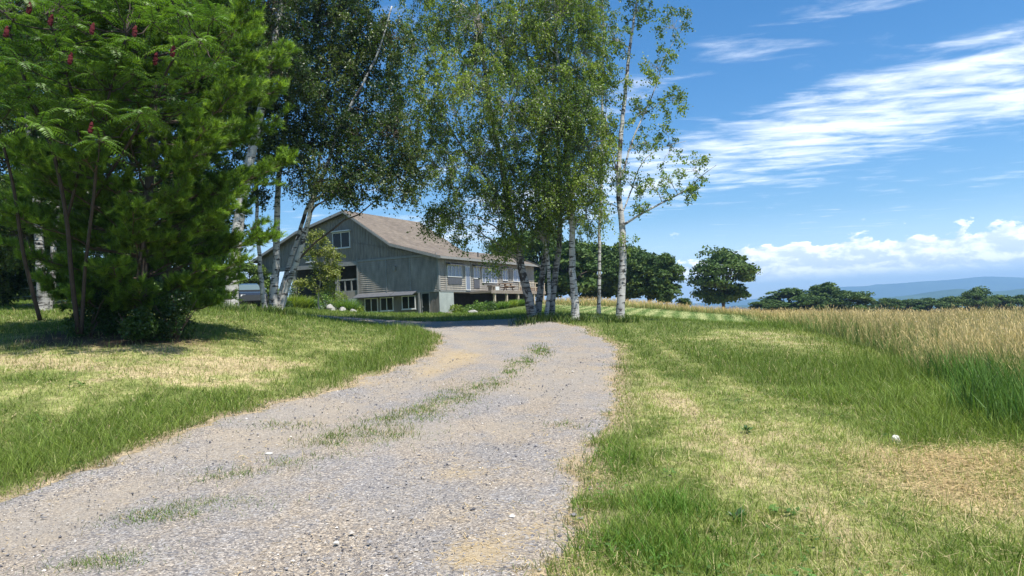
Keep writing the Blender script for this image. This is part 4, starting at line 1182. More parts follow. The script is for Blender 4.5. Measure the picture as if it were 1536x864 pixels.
for (px, Y, r, h, pal, spk, lab) in [
    (437, 58, 1.0, 1.3, YG, True, 'yellow green arching plant right of the leaning birch pair, leftmost of the garden bank'),
    (455, 59, 1.0, 1.35, YG, True, 'yellow green arching plant left of the sapling stem'),
    (472, 59, .8, 1.0, GP, False, 'low green plant at the foot of the sapling'),
    (443, 62, .55, 2.6, DG, False, 'narrow upright dark green shrub in front of the open barn bay'),
    (489, 60, 1.1, 1.7, GP, False, 'bushy green plant between sapling and porch post'),
    (507, 60.5, 1.1, 1.8, YG, False, 'pale green bush below the porch railing'),
    (522, 60, .9, 1.3, GP, True, 'strappy green plant beside the white stones, right end of the bank'),
    (537, 60, .7, .8, YG, False, 'low yellow green plant against the barn lower wall'),
    (425, 57, .8, .9, DG, False, 'dark low plant at the foot of the leaning birches')]:
    p = onground(px, 470, Y); shrub('garden_plant', lab, 'plant', p, r, h, 900, pal, .13 if not spk else .05, 'garden plants on the bank left of the barn windows', spk)
for (px, Y, r, h, pal, spk, lab) in [
    (652, 62, .5, .45, YG, True, 'low grassy plant beside the barn door step'),
    (664, 63.5, .6, .6, GP, False, 'green plant in front of the pale concrete corner'),
    (684, 63, 1.0, 1.0, YG, False, 'bright green bush at the left end of the bed under the deck'),
    (700, 63.5, 1.0, 1.0, GP, False, 'green bush behind the pale boulder under the deck'),
    (718, 64, 1.1, 1.1, GP, False, 'rounded green bush below the deck bench'),
    (733, 65, 1.0, 1.0, DG, False, 'blue green bush in the middle of the bed under the deck'),
    (750, 66.5, 1.0, .8, GP, True, 'tall grassy plant below the picnic table'),
    (764, 68, 1.0, .8, YG, True, 'tall grassy plant near the right deck posts'),
    (777, 70, 1.0, .8, GP, True, 'grassy plant at the right end of the deck, beside the birch trunk')]:
    p = onground(px, 470, Y); shrub('garden_plant', lab, 'plant', p, r, h, 900, pal, .13 if not spk else .05, 'garden plants in the bed under the deck', spk)
for i, (px, py, Y, s, mt, lab) in enumerate([(496, 464, 58.5, (.55, .5, .55), 'rock', 'pale boulder right of the sapling on the garden bank'), (513, 467, 58.5, (.45, .4, .4), 'rock', 'grey boulder in the middle of the garden bank'), (530, 463, 59, (.45, .4, .35), 'rock', 'whitish boulder nearest the barn lower windows'), (499, 475, 57.5, (.55, .4, .22), 'rock', 'low white boulder at the front of the garden bank'), (528, 471, 59, (.3, .3, .25), 'rock', 'small white boulder below the whitish one at the bank end'),
                                              (673, 471, 60.5, (.85, .6, .35), 'rock_dark', 'broad brown boulder at the concrete corner of the barn'), (709, 467, 61.5, (.65, .5, .36), 'rock', 'pale boulder in front of the bed under the deck'), (680, 464, 62.5, (.4, .35, .3), 'rock', 'small white boulder behind the broad brown one')]):
    p = onground(px, py, Y); p[2] -= s[2] * .15; rock('boulder', p, tuple(q * .85 for q in s), lab, M[mt], 20 + i, 'boulder', 'boulders edging the barn garden')

# sapling in front of the gable
b_ = onground(479, 474, 54); 
grow('sapling', 'slender young tree with pale green tiers of leaves in front of the barn gable', 'tree', None, b_,
     [([b_, at(478, 445, 54), at(480, 420, 54), at(477, 390, 54), at(484, 350, 54)], .07, .02)],
     [B(455, 425, 16, 54, n=9, nl=26, rz=5), B(490, 430, 14, 54, n=7, nl=26, rz=5), B(488, 400, 20, 54, n=14, nl=30, rz=8), B(470, 382, 14, 54, n=9, nl=28, rz=10), B(497, 378, 16, 54, n=11, nl=30, rz=12), B(478, 358, 12, 54, n=9, nl=28, rz=9), B(494, 412, 16, 54, n=9, nl=28, rz=6)],
     'leaf', [(0.12, 0.15, 0.03), (0.19, 0.22, 0.05), (0.26, 0.28, 0.08)], M['twig'], M['twig'], droop=.2, strand=.45, size=.15, limb_r=.02, flare=False)

# weeds in the right lawn
for (px, py, lab) in [(1105, 785, 'broad leaved dark green weed in the right lawn, bottom centre right'), (1120, 650, 'small leafy weed in the pale right lawn, halfway to the hay')]:
    p = G(px, py); root = empty('weed', p, lab, 'plant'); n = 16
    az = rng.uniform(0, 2 * PI, n); l = rng.uniform(.06, .13, n); el = rng.uniform(.2, 1.1, n)
    d = np.c_[np.cos(az) * np.cos(el), np.sin(az) * np.cos(el), np.sin(el)]; s = np.c_[-np.sin(az), np.cos(az), np.zeros(n)]
    b3 = p + np.array([0, 0, .02]) + d * .01
    V = np.stack([b3, b3 + d * l[:, None] * .5 + s * l[:, None] * .17, b3 + d * l[:, None] - np.c_[0 * l, 0 * l, l * .2], b3 + d * l[:, None] * .5 - s * l[:, None] * .17], 1).reshape(-1, 3)
    mesh('leaves', V, np.arange(n)[:, None] * 4 + np.array([[0, 1, 2, 3]]), M['leaf'], root, col=np.repeat(np.array([0.04, .11, .025]) * rng.uniform(.7, 1.4, n)[:, None], 4, 0))
    mb = MB(); mb.tube([p, p + np.array([.01, 0, .1])], [.004, .002], 5); mb.build('stem', M['dark_twig'], root)

# ------------------------------------------------------------------ barn
barn = empty('barn', BC, 'weathered grey wooden barn with a brown shingle roof and a side deck', 'barn')


def bw(u, v, w): return BC + BA * u + BB * v + np.array([0, 0, w])


class BM_(MB):
    def bx(s, u0, u1, v0, v1, w0, w1):
        s.hexa(np.array([bw(u, v, w) for w in (w0, w1) for u, v in ((u0, v0), (u0, v1), (u1, v1), (u1, v0))]))
    def prism(s, uw, v0, v1):   # polygon in the gable plane, given thickness
        n = len(uw); V = [bw(u, v0, w) for u, w in uw] + [bw(u, v1, w) for u, w in uw]
        s.ngon(V, [list(range(n)), list(range(n, 2 * n))[::-1]] + [[i, n + i, n + (i + 1) % n, (i + 1) % n] for i in range(n)])


ROOF = [(-.65, 5.36), (4.87, 6.92), (10.3, 10.52), (16.5, 9.0), (22.8, 6.45)]
rfx = np.array(ROOF)
def roofw(u): return float(np.interp(u, rfx[:, 0], rfx[:, 1]))


VR = 12.2     # length of the high roof
VE = 19.2     # length of the low wing
# upper gable wall with vertical boards
mb = BM_()
mb.prism([(0, 5.70), (0, roofw(0) - .02), (4.87, 6.88), (10.3, 10.46), (16.5, 8.94), (22.2, 6.64), (22.2, 5.75), (9.2, 5.75), (9.2, 5.70)], 0.0, .18)
u = .18
while u < 22.1:
    mb.bx(u - .03, u + .03, -.03, -.001, 5.90, roofw(u) - .12); u += .33
mb.build('gable_wall', M['board'], barn)
# clapboard wall of the gable's lower right
mb = BM_()
mb.bx(0.02, 9.2, .02, .2, 2.45, 5.70)
w = 2.55
while w < 5.6:
    V = np.array([bw(0.12, .015, w), bw(9.1, .015, w), bw(9.1, -.062, w), bw(.12, -.062, w), bw(0.12, .015, w + .19), bw(9.1, .015, w + .19), bw(9.1, -.002, w + .19), bw(.12, -.002, w + .19)])
    mb.hexa(V); w += .19
mb.build('clapboard_wall', M['clap'], barn)
mb = BM_()
for (u0, u1, w0, w1) in [(-.02, .12, 2.50, 5.45), (9.08, 9.24, 2.2, 5.95), (.12, 9.08, 5.62, 5.80), (3.0, 3.10, 2.60, 5.6), (5.7, 5.80, 2.6, 5.6), (.0, 9.2, 2.36, 2.52), (9.24, 22.25, 5.34, 5.74)]:
    mb.bx(u0, u1, -.085 if w1 - w0 > 1 else -.10, .05, w0, w1)
mb.bx(-.085, -.021, -.08, .14, 2.50, 5.45)
mb.build('corner_trim', M['trim'], barn)
# lower front wall and concrete return
mb = BM_(); mb.bx(.0, 9.15, .0, .25, -.8, 2.36); u = .3
while u < 9.1:
    if not (1.0 < u < 1.95): mb.bx(u - .012, u + .012, -.015, -.001, -.8, 2.30)
    u += .30
mb.build('lower_wall', M['found'], barn)
mb = BM_(); mb.bx(-.03, -.002, -.02, 2.35, -.8, 2.36); mb.bx(-.002, .25, 2.1, 2.35, -.8, 2.36); mb.build('concrete_wall', M['concrete'], barn)
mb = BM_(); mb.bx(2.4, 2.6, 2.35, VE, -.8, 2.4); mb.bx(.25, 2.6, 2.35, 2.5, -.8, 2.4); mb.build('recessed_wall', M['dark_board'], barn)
# right wall (deck side)
mb = BM_(); mb.bx(.0, .2, .2, VE, 2.45, 5.48)
w = 2.55
while w < 5.3:
    V = np.array([bw(-.002, .16, w), bw(-.002, VE, w), bw(-.065, VE, w), bw(-.065, .16, w), bw(-.002, .16, w + .19), bw(-.002, VE, w + .19), bw(-.006, VE, w + .19), bw(-.006, .16, w + .19)])
    mb.hexa(V); w += .19
mb.build('side_wall', M['clap'], barn)
mb = BM_(); mb.bx(-.06, .02, .16, VE, 2.36, 2.50)
for v_ in (1.1, 5.6, 11.2, 13.4): mb.bx(-.085, .0, v_ - .06, v_ + .06, 2.5, 5.3)
mb.build('side_trim', M['trim'], barn)
mb = BM_(); mb.bx(0.2, 22.2, VE - .2, VE - .02, -.8, 5.5); mb.bx(22.0, 22.2, 5.0, VE - .2, -.8, 6.5); mb.prism([(4.87, 5.5), (4.87, 6.8), (10.3, 10.4), (16.5, 8.9), (22, 6.6), (22, 5.5)], VR - .5, VR - .3); mb.build('back_wall', M['board'], barn)
# open bay: back wall, floor, posts
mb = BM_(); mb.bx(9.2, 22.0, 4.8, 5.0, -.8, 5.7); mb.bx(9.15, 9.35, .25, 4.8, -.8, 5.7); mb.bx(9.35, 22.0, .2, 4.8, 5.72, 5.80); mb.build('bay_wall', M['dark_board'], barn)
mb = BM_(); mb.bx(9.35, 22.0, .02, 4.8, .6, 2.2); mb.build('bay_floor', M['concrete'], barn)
for u_ in (11.85, 17.3, 21.9):
    mb = BM_(); mb.bx(u_ - .14, u_ + .14, -.02, .22, 1.2, 5.34); mb.bx(u_ - .2, u_ + .2, -.05, .25, 5.1, 5.33); mb.build('post', M['trim'], barn)
mb = BM_(); mb.bx(9.25, 11.7, .05, .15, 3.95, 4.1); mb.bx(9.25, 11.7, .05, .15, 2.85, 2.97)
for u_ in (9.3, 10.05, 10.85, 11.6): mb.bx(u_ - .07, u_ + .07, .06, .14, 2.97, 3.95)
rl_ = mb.build('railing', M['trim'], barn)
mb = BM_(); mb.bx(9.25, 11.7, .04, .16, 2.2, 2.85); mb.build('porch_panel', M['clap'], barn)
# roofs
def roof_slab(name, poly, v0, v1, t=.16):
    mb = BM_(); up = [(u, w + t) for u, w in poly]; mb.prism([*poly, *up[::-1]], v0, v1); return mb.build(name, M['roof'], barn)
mb = BM_()
t = .16
for (a_, b_, v0, v1) in [(0, 1, -.55, VE + .4), (1, 2, -.55, VR), (2, 3, -.55, VR), (3, 4, -.55, VR)]:
    (u0, w0), (u1, w1) = ROOF[a_], ROOF[b_]
    mb.prism([(u0, w0), (u1, w1), (u1, w1 + t), (u0, w0 + t)], v0, v1)
rf = mb.build('roof', M['roof'], barn)
mb = BM_()
for (a_, b_) in [(0, 1), (1, 2), (2, 3), (3, 4)]:
    (u0, w0), (u1, w1) = ROOF[a_], ROOF[b_]
    mb.prism([(u0, w0 - .12), (u1, w1 - .12), (u1, w1 + .12), (u0, w0 + .12)], -.60, -.552)
mb.bx(-.70, -.652, -.60, VE + .4, 5.28, 5.50)
mb.build('fascia', M['trim'], rf)
mb = BM_(); p0 = bw(.9, 8.6, 5.7); mb.tube([p0, p0 + np.array([0, 0, .75])], [.07, .07], 8); mb.build('vent_pipe', M['metal_dark'], rf)


def window_f(u0, u1, w0, w1, nm, vv=0.0, pane='pane', fr='white', th=.07, sill=True, hood=False):
    """window in the gable plane with nm upright bars"""
    mb = BM_()
    mb.bx(u0, u1, vv - .09, vv - .01, w1 - th, w1); mb.bx(u0, u1, vv - .09, vv - .01, w0, w0 + th)
    for k in range(nm + 1):
        uu = u0 + (u1 - u0) * k / nm; uu = min(max(uu, u0 + th / 2), u1 - th / 2); mb.bx(uu - th / 2, uu + th / 2, vv - .088, vv - .012, w0 + th, w1 - th)
    if sill: mb.bx(u0 - .06, u1 + .06, vv - .14, vv - .01, w0 - .06, w0 - .001)
    if hood: mb.bx(u0 - .15, u1 + .15, vv - .30, vv - .01, w1 + .05, w1 + .14)
    f_ = mb.build('window', M[fr], barn)
    mb = BM_(); mb.bx(u0 + .03, u1 - .03, vv - .055, vv - .045, w0 + .03, w1 - .03); mb.build('pane', M[pane], f_)
    return f_


window_f(9.95, 12.1, 7.12, 8.65, 2, hood=True)
window_f(14.45, 15.55, 6.05, 7.2, 2, pane='pane_blue')
window_f(6.85, 8.4, .8, 2.12, 2); window_f(5.05, 6.55, .86, 2.12, 2); window_f(2.57, 4.08, .92, 2.15, 2)


def window_s(v0, v1, w0, w1, nm, pane='pane_blue', th=.07, door=False):
    mb = BM_()
    mb.bx(-.12, -.01, v0, v1, w1 - th, w1); mb.bx(-.12, -.01, v0, v1, w0, w0 + th)
    for k in range(nm + 1):
        vv = v0 + (v1 - v0) * k / nm; vv = min(max(vv, v0 + th / 2), v1 - th / 2); mb.bx(-.118, -.012, vv - th / 2, vv + th / 2, w0 + th, w1 - th)
    f_ = mb.build('door' if door else 'window', M['white'], barn)
    mb = BM_(); mb.bx(-.09, -.075, v0 + .03, v1 - .03, w0 + .03, w1 - .03); mb.build('pane', M[pane], f_)
    return f_


window_s(1.35, 3.85, 3.72, 4.85, 4); window_s(5.95, 7.1, 3.66, 4.85, 2); window_s(7.55, 10.6, 3.3, 4.85, 5); window_s(11.75, 12.9, 3.6, 4.85, 2); window_s(14.1, 15.95, 3.55, 4.85, 2); window_s(4.45, 5.3, 2.52, 4.8, 1, door=True)
for v0, v1 in [(1.15, 4.05), (5.8, 10.8), (11.55, 13.1)]:
    mb = BM_()
    V = np.array([bw(-.01, v0, 4.98), bw(-.55, v0, 4.80), bw(-.55, v1, 4.80), bw(-.01, v1, 4.98), bw(-.01, v0, 5.04), bw(-.55, v0, 4.86), bw(-.55, v1, 4.86), bw(-.01, v1, 5.04)]); mb.hexa(V); mb.build('window_hood', M['awning'], barn)
mb = BM_(); mb.bx(-.09, -.07, 1.4, 3.8, 3.05, 3.66); mb.build('panel', M['awning'], barn)
mb = BM_(); mb.bx(-.09, -.07, 6.0, 7.05, 2.75, 3.6); mb.build('panel', M['awning'], barn)
for u0, u1 in [(4.92, 9.2), (2.35, 4.85)]:
    mb = BM_()
    V = np.array([bw(u0, -.078, 2.50), bw(u1, -.078, 2.50), bw(u1 + .1, -.75, 2.16), bw(u0 + .1, -.75, 2.16), bw(u0, -.078, 2.56), bw(u1, -.078, 2.56), bw(u1 + .1, -.75, 2.22), bw(u0 + .1, -.75, 2.22)]); mb.hexa(V); mb.build('awning', M['awning'], barn)
# lower door
mb = BM_(); mb.bx(1.0, 1.08, -.06, -.005, .05, 2.26); mb.bx(1.82, 1.9, -.06, -.005, .05, 2.26); mb.bx(1.0, 1.9, -.06, -.005, 2.26, 2.34); mb.bx(1.0, 1.9, -.3, -.005, -.3, .05)
dr = mb.build('door', M['trim'], barn); mb = BM_(); mb.bx(1.08, 1.82, -.03, -.006, .05, 2.26); mb.build('pane', M['pane'], dr)
mb = BM_(); mb.bx(1.74, 1.78, -.10, -.03, 1.0, 1.12); mb.build('handle', M['rim'], dr)
mb = BM_(); mb.bx(2.02, 2.2, -.14, .0, -.4, 2.36); mb.build('downpipe_post', M['trim'], barn)
mb = BM_(); mb.bx(4.6, 4.85, -.22, -.03, 4.55, 4.85); mb.prism([(4.55, 4.85), (4.9, 4.85), (4.85, 4.95), (4.6, 4.95)], -.26, -.03); mb.build('wall_lamp', M['trim'], barn)
# deck
DU = -2.4
mb = BM_(); mb.bx(DU, -.06, 5.2, 17.0, 2.20, 2.40); mb.bx(DU - .05, DU - .001, 5.15, 17.0, 2.12, 2.43); dk = mb.build('deck', M['deck'], barn)
for v_ in (6.0, 8.4, 10.8, 12.6, 14.4, 16.7):
    mb = BM_(); zb = -1.2; mb.bx(DU + .02, DU + .22, v_ - .1, v_ + .1, zb, 2.2); mb.build('post', M['pale_wood'], dk)
mb = BM_()
for v_ in (11.1, 12.3, 13.5, 14.7, 15.9, 16.9): mb.bx(DU + .02, DU + .14, v_ - .06, v_ + .06, 2.40, 3.25)
mb.bx(DU, DU + .16, 11.0, 17.0, 3.25, 3.31); mb.bx(DU + .04, DU + .1, 11.0, 17.0, 2.8, 2.86); mb.build('railing', M['pale_wood'], dk)
mb = BM_()
for v_ in np.arange(11.3, 16.9, .4): mb.bx(DU + .05, DU + .09, v_, v_ + .2, 2.45, 2.8)
mb.build('rail_board', M['wood'], dk)

# things on the deck
def deck_thing(name, label, cat, u, v): return empty(name, bw(u, v, 2.40), label, cat)
pt = deck_thing('picnic_table', 'brown wooden picnic table standing on the barn deck', 'table', -1.6, 9.4)
mb = BM_()
for k in range(4): mb.bx(-2.05 + k * .23, -1.85 + k * .23, 8.4, 10.4, 3.12, 3.17)
mb.build('tabletop', M['wood'], pt)
for u0 in (-2.35, -1.15):
    mb = BM_(); mb.bx(u0, u0 + .28, 8.4, 10.4, 2.82, 2.87); mb.build('bench', M['wood'], pt)
for v_ in (8.7, 10.0):
    for sgn in (-1, 1):
        mb = BM_(); mb.hexa(np.array([bw(-1.62 + sgn * .62, v_, 2.40), bw(-1.62 + sgn * .52, v_, 2.40), bw(-1.62 + sgn * .52, v_ + .06, 2.40), bw(-1.62 + sgn * .62, v_ + .06, 2.40), bw(-1.62 + sgn * .32, v_, 3.12), bw(-1.62 + sgn * .22, v_, 3.12), bw(-1.62 + sgn * .22, v_ + .06, 3.12), bw(-1.62 + sgn * .32, v_ + .06, 3.12)])); mb.build('leg', M['wood'], pt)
    mb = BM_(); mb.bx(-2.3, -.95, v_ + .061, v_ + .11, 2.74, 2.82); mb.build('crossbar', M['wood'], pt)
bn = deck_thing('bench', 'low pale wooden bench at the left end of the barn deck', 'bench', -2.0, 6.4)
mb = BM_(); mb.bx(-2.3, -1.8, 5.5, 7.3, 2.80, 2.88); mb.build('seat', M['deck'], bn)
for v_ in (5.6, 7.05):
    mb = BM_(); mb.bx(-2.28, -1.85, v_, v_ + .12, 2.40, 2.80); mb.build('leg', M['deck'], bn)
bx_ = deck_thing('planter_box', 'white box standing in front of the low bench on the deck', 'box', -2.3, 6.4)
mb = BM_(); mb.bx(-2.39, -2.32, 6.1, 6.8, 2.42, 2.78); mb.build('box_front', M['white'], bx_)
mb = BM_(); mb.bx(-2.31, -1.95, 6.12, 6.78, 2.42, 2.74); mb.build('box_body', M['pale_wood'], bx_)

# ------------------------------------------------------------------ parked car
cb = onground(372, 462, 46)
car = empty('parked_car', cb, 'dark parked car seen between the birch trunks beside the barn', 'car')
ca = math.radians(-62); CX = np.array([math.cos(ca), math.sin(ca), 0]); CY = np.array([-math.sin(ca), math.cos(ca), 0]); CZ = np.array([0, 0, 1.0])
def cw(x, y, z): return cb + CX * x + CY * y + CZ * z
def loft(sections, mat, name, par):
    mb = MB(); k = len(sections[0][1]); V = np.array([cw(x_, yy_, zz_) for x_, s in sections for (yy_, zz_) in s])
    m = len(sections); Q = [[i * k + j, i * k + (j + 1) % k, (i + 1) * k + (j + 1) % k, (i + 1) * k + j] for i in range(m - 1) for j in range(k)]
    mb.add(V, Q=Q); mb.N.setdefault(k, []).append(np.arange(k)[::-1]); mb.N[k].append(np.arange(k) + (m - 1) * k)
    return mb.build(name, mat, par, smooth=False)
def sect(w, z0, z1, ch=.12): return [(-w, z0 + ch), (-w + ch, z0), (w - ch, z0), (w, z0 + ch), (w, z1 - ch), (w - ch, z1), (-w + ch, z1), (-w, z1 - ch)]
body = loft([(-2.2, sect(.72, .40, .82)), (-2.0, sect(.86, .28, .95)), (-1.0, sect(.90, .22, 1.0)), (.6, sect(.90, .22, 1.0)), (1.3, sect(.89, .22, .96)), (2.0, sect(.85, .26, .82)), (2.25, sect(.70, .36, .70))], M['car_paint'], 'body', car)
cab = loft([(-1.9, sect(.66, .96, 1.08, .03)), (-1.35, sect(.66, .97, 1.42, .08)), (-.2, sect(.66, .99, 1.50, .08)), (.35, sect(.66, .98, 1.42, .08)), (1.15, sect(.70, .94, 1.02, .03))], M['car_paint'], 'cabin', car)
mb = MB(); mb.hexa(np.array([cw(1.12, -.64, 1.035), cw(1.12, .64, 1.035), cw(.40, .56, 1.395), cw(.40, -.56, 1.395), cw(1.14, -.64, 1.05), cw(1.14, .64, 1.05), cw(.42, .56, 1.41), cw(.42, -.56, 1.41)])); mb.build('windscreen', M['car_glass'], car)
for s_ in (-1, 1):
    mb = MB(); mb.hexa(np.array([cw(.7, s_ * .662, 1.05), cw(-1.5, s_ * .662, 1.05), cw(-1.2, s_ * .662, 1.38), cw(.25, s_ * .662, 1.38), cw(.7, s_ * .675, 1.05), cw(-1.5, s_ * .675, 1.05), cw(-1.2, s_ * .672, 1.38), cw(.25, s_ * .672, 1.38)])); mb.build('side_window', M['car_glass'], car)
    mb = MB(); mb.box(cw(2.14, s_ * .58, .66), (.16, .26, .13), np.array([CX, CY, CZ])); mb.build('headlight', M['lens'], car)
    for x_ in (-1.35, 1.4):
        mb = MB(); c0 = cw(x_, s_ * .72, .33); c1 = cw(x_, s_ * .93, .33); mb.tube([c0, c1], [.33, .33], 20); wh = mb.build('wheel', M['tyre'], car)
        mb = MB(); mb.tube([c1 + CY * s_ * .002, c1 + CY * s_ * .02], [.2, .19], 16); mb.build('rim', M['rim'], wh)

# ------------------------------------------------------------------ far trees
def far_tree_proto(name, seed, H, W_, nq, size, pal, squat=.4):
    """unit tree at the origin; returns three mesh datas"""
    r = np.random.default_rng(seed)
    nb = 60
    q = nrm(r.normal(0, 1, (nb, 3))); lo = q[:, 2] < 0; q[lo, :2] *= .92
    rad = r.uniform(.45, 1, nb) ** .5
    prof = 1.0
    cen = q * rad[:, None] * np.array([W_ * .40, W_ * .40, H * .42]) + np.array([0, 0, H * .50])
    br = r.uniform(.11, .20, nb) * W_
    i = r.integers(0, nb, nq)
    d = nrm(r.normal(0, 1, (nq, 3))); d[:, 2] = np.where(d[:, 2] < -.25, -d[:, 2] * .5, d[:, 2])
    P = cen[i] + d * (br[i] * r.uniform(.72, 1.08, nq))[:, None] * np.array([1, 1, .85]); P[:, 2] = np.abs(P[:, 2] - .03 * H) + .03 * H
    N = nrm(d * .9 + r.normal(0, .7, (nq, 3))); t = nrm(np.cross(N, r.normal(0, 1, (nq, 3)))); s = np.cross(N, t)
    sz = (size * r.uniform(.5, 1.3, nq))[:, None]
    V = np.stack([P - t * sz, P + s * sz * .7, P + t * sz, P - s * sz * .7], 1).reshape(-1, 3)
    pal = np.array(pal); w = np.clip(r.uniform(0, 1, nb)[i] * .7 + r.uniform(0, .3, nq), 0, .999) * (len(pal) - 1); k = w.astype(int); f = (w - k)[:, None]
    c = pal[k] * (1 - f) + pal[k + 1] * f
    root = empty(name, (0, 0, 0), '', '')
    mb = MB(); mb.tube(catmull([(0, 0, -.5), (.1, 0, H * .2), (0, .1, H * .5), (0, 0, H * .85)], 16), np.linspace(H * .028, .03, 16), 8)
    for j in range(0, nb, 2):
        p0 = np.array([0, 0, H * r.uniform(.18, .55)]); V_, Q_ = tube(limb_pts(p0, cen[j], .05, 6), np.linspace(H * .009, .02, 6), 5); mb.add(V_, Q_)
    mb.build('trunk', M['trunk_dark'], root)
    mesh('crown', V, np.arange(nq)[:, None] * 4 + np.array([[0, 1, 2, 3]]), M['far_leaf'], root, col=np.repeat(c, 4, 0))
    return root


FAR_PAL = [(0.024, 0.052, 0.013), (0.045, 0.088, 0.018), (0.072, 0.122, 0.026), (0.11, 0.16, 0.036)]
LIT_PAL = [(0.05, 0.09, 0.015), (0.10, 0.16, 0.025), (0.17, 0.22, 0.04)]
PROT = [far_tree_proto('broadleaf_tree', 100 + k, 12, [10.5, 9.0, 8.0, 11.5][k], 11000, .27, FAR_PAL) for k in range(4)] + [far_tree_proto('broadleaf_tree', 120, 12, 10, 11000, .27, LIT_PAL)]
used = set()


def far_tree(kind, px, pbot, ptop, Y, wpx, label, group):
    """wpx: crown width in pixels"""
    src = PROT[kind]
    if kind in used:
        r = src.copy(); COL.objects.link(r)
        for ch in list(src.children):
            c = ch.copy(); COL.objects.link(c); c.parent = r
    else: r = src; used.add(kind)
    b_ = at(px, pbot, Y); H = (at(px, ptop, Y) - b_)[2]
    w0 = [10.5, 9.0, 8.0, 11.5, 10][kind]
    r.location = Vector(b_); sx = wpx * Y / F / w0
    r.scale = (sx, sx, H / 12.0 * 1.06); r.rotation_euler = (0, 0, rng.uniform(0, 6.28))
    tag(r, label, 'tree', group)
    return r


WG = 'trees of the wood beyond the mown lawn'
for k, px, pb_, pt_, Y, w_, lab in [
    (3, 1086, 468, 376, 130, 106, 'large round dark oak standing alone beyond the hay field'),
]: far_tree(k, px, pb_, pt_, Y, w_, lab, None)
for k, px, pb_, pt_, Y, w_, lab in [
    (0, 812, 464, 340, 112, 110, 'dark tree behind the birch clump at the left end of the wood'),
    (2, 862, 460, 358, 108, 100, 'dark tree behind the straight white birch trunk'),
    (1, 895, 462, 368, 120, 90, 'dark tree filling the gap left of the lone birch trunk'),
    (0, 942, 464, 368, 115, 84, 'tall airy tree directly behind the lone birch trunk'),
    (2, 975, 464, 376, 112, 78, 'open crowned tree in the wood, second from its right end'),
    (1, 1000, 466, 384, 110, 62, 'tree with sky showing through at the right end of the wood'),
    (3, 780, 464, 372, 118, 70, 'dark tree beyond the right end of the barn deck')]: far_tree(k, px, pb_, pt_, Y, w_, lab, WG)
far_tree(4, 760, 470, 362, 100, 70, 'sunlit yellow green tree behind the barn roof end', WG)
far_tree(2, 1025, 468, 446, 112, 26, 'low bush at the right foot of the wood', WG)
HG = 'hedgerow trees beyond the hay field'
hz = [(1, 1185, 468, 434, 190, 62, 'low round tree at the left end of the hedgerow'), (2, 1243, 468, 422, 190, 40, 'taller tree standing up out of the left hedgerow'), (0, 1275, 470, 437, 185, 58, 'dense round tree right of the taller hedgerow tree'), (1, 1215, 470, 445, 180, 50, 'low tree left below the taller hedgerow tree'), (0, 1150, 466, 450, 185, 44, 'lowest bushy tree just right of the lone oak'),
      (2, 1332, 472, 446, 210, 32, 'small tree right of the gap in the hedgerow'), (1, 1365, 472, 450, 230, 40, 'low tree in the right hedgerow, below the near blue ridge'), (0, 1398, 474, 448, 230, 44, 'broad low tree in the middle of the right hedgerow'), (1, 1432, 474, 446, 220, 42, 'tree left of the tallest right hedgerow tree'), (3, 1467, 474, 433, 200, 40, 'tallest tree of the right hedgerow, rising against the ridge'), (2, 1500, 474, 441, 210, 34, 'tree just right of the tallest right hedgerow tree'), (0, 1528, 474, 444, 220, 40, 'tree cut by the right edge of the photo'), (2, 1313, 472, 455, 240, 28, 'tiny tree in the gap of the hedgerow')]
for a_ in hz: far_tree(a_[0], a_[1], a_[2] + 7, a_[3], a_[4], a_[5] * 1.35, a_[6], HG)
SH = 'dark trees in the shade beyond the pine'
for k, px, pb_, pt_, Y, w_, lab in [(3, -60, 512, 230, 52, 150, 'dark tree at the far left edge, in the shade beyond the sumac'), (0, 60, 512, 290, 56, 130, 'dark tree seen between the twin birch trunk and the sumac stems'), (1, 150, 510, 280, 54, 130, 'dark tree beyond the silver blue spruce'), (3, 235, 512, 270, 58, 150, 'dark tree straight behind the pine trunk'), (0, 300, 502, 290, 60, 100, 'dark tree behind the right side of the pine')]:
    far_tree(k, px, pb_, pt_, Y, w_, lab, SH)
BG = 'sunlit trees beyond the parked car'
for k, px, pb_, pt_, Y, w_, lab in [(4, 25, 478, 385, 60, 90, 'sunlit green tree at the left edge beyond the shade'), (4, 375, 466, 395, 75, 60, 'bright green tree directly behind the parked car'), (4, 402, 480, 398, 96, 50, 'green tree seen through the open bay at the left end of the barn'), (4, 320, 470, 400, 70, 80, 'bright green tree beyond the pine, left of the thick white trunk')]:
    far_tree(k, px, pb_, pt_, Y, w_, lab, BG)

# ------------------------------------------------------------------ distant ridges
m, nt, b, out = new_mat('wooded_ridge'); M['ridge'] = m
ob = nt.node('ShaderNodeTexCoord').outputs['Object']
nt.l.new(nt.ramp(nt.noise(ob, .004, 6, .65), [(0.3, (0.022, 0.05, 0.025)), (0.7, (0.06, 0.10, 0.045))]), b.inputs['Base Color']); b.inputs['Roughness'].default_value = 1; b.inputs['Specular IOR Level'].default_value = 0


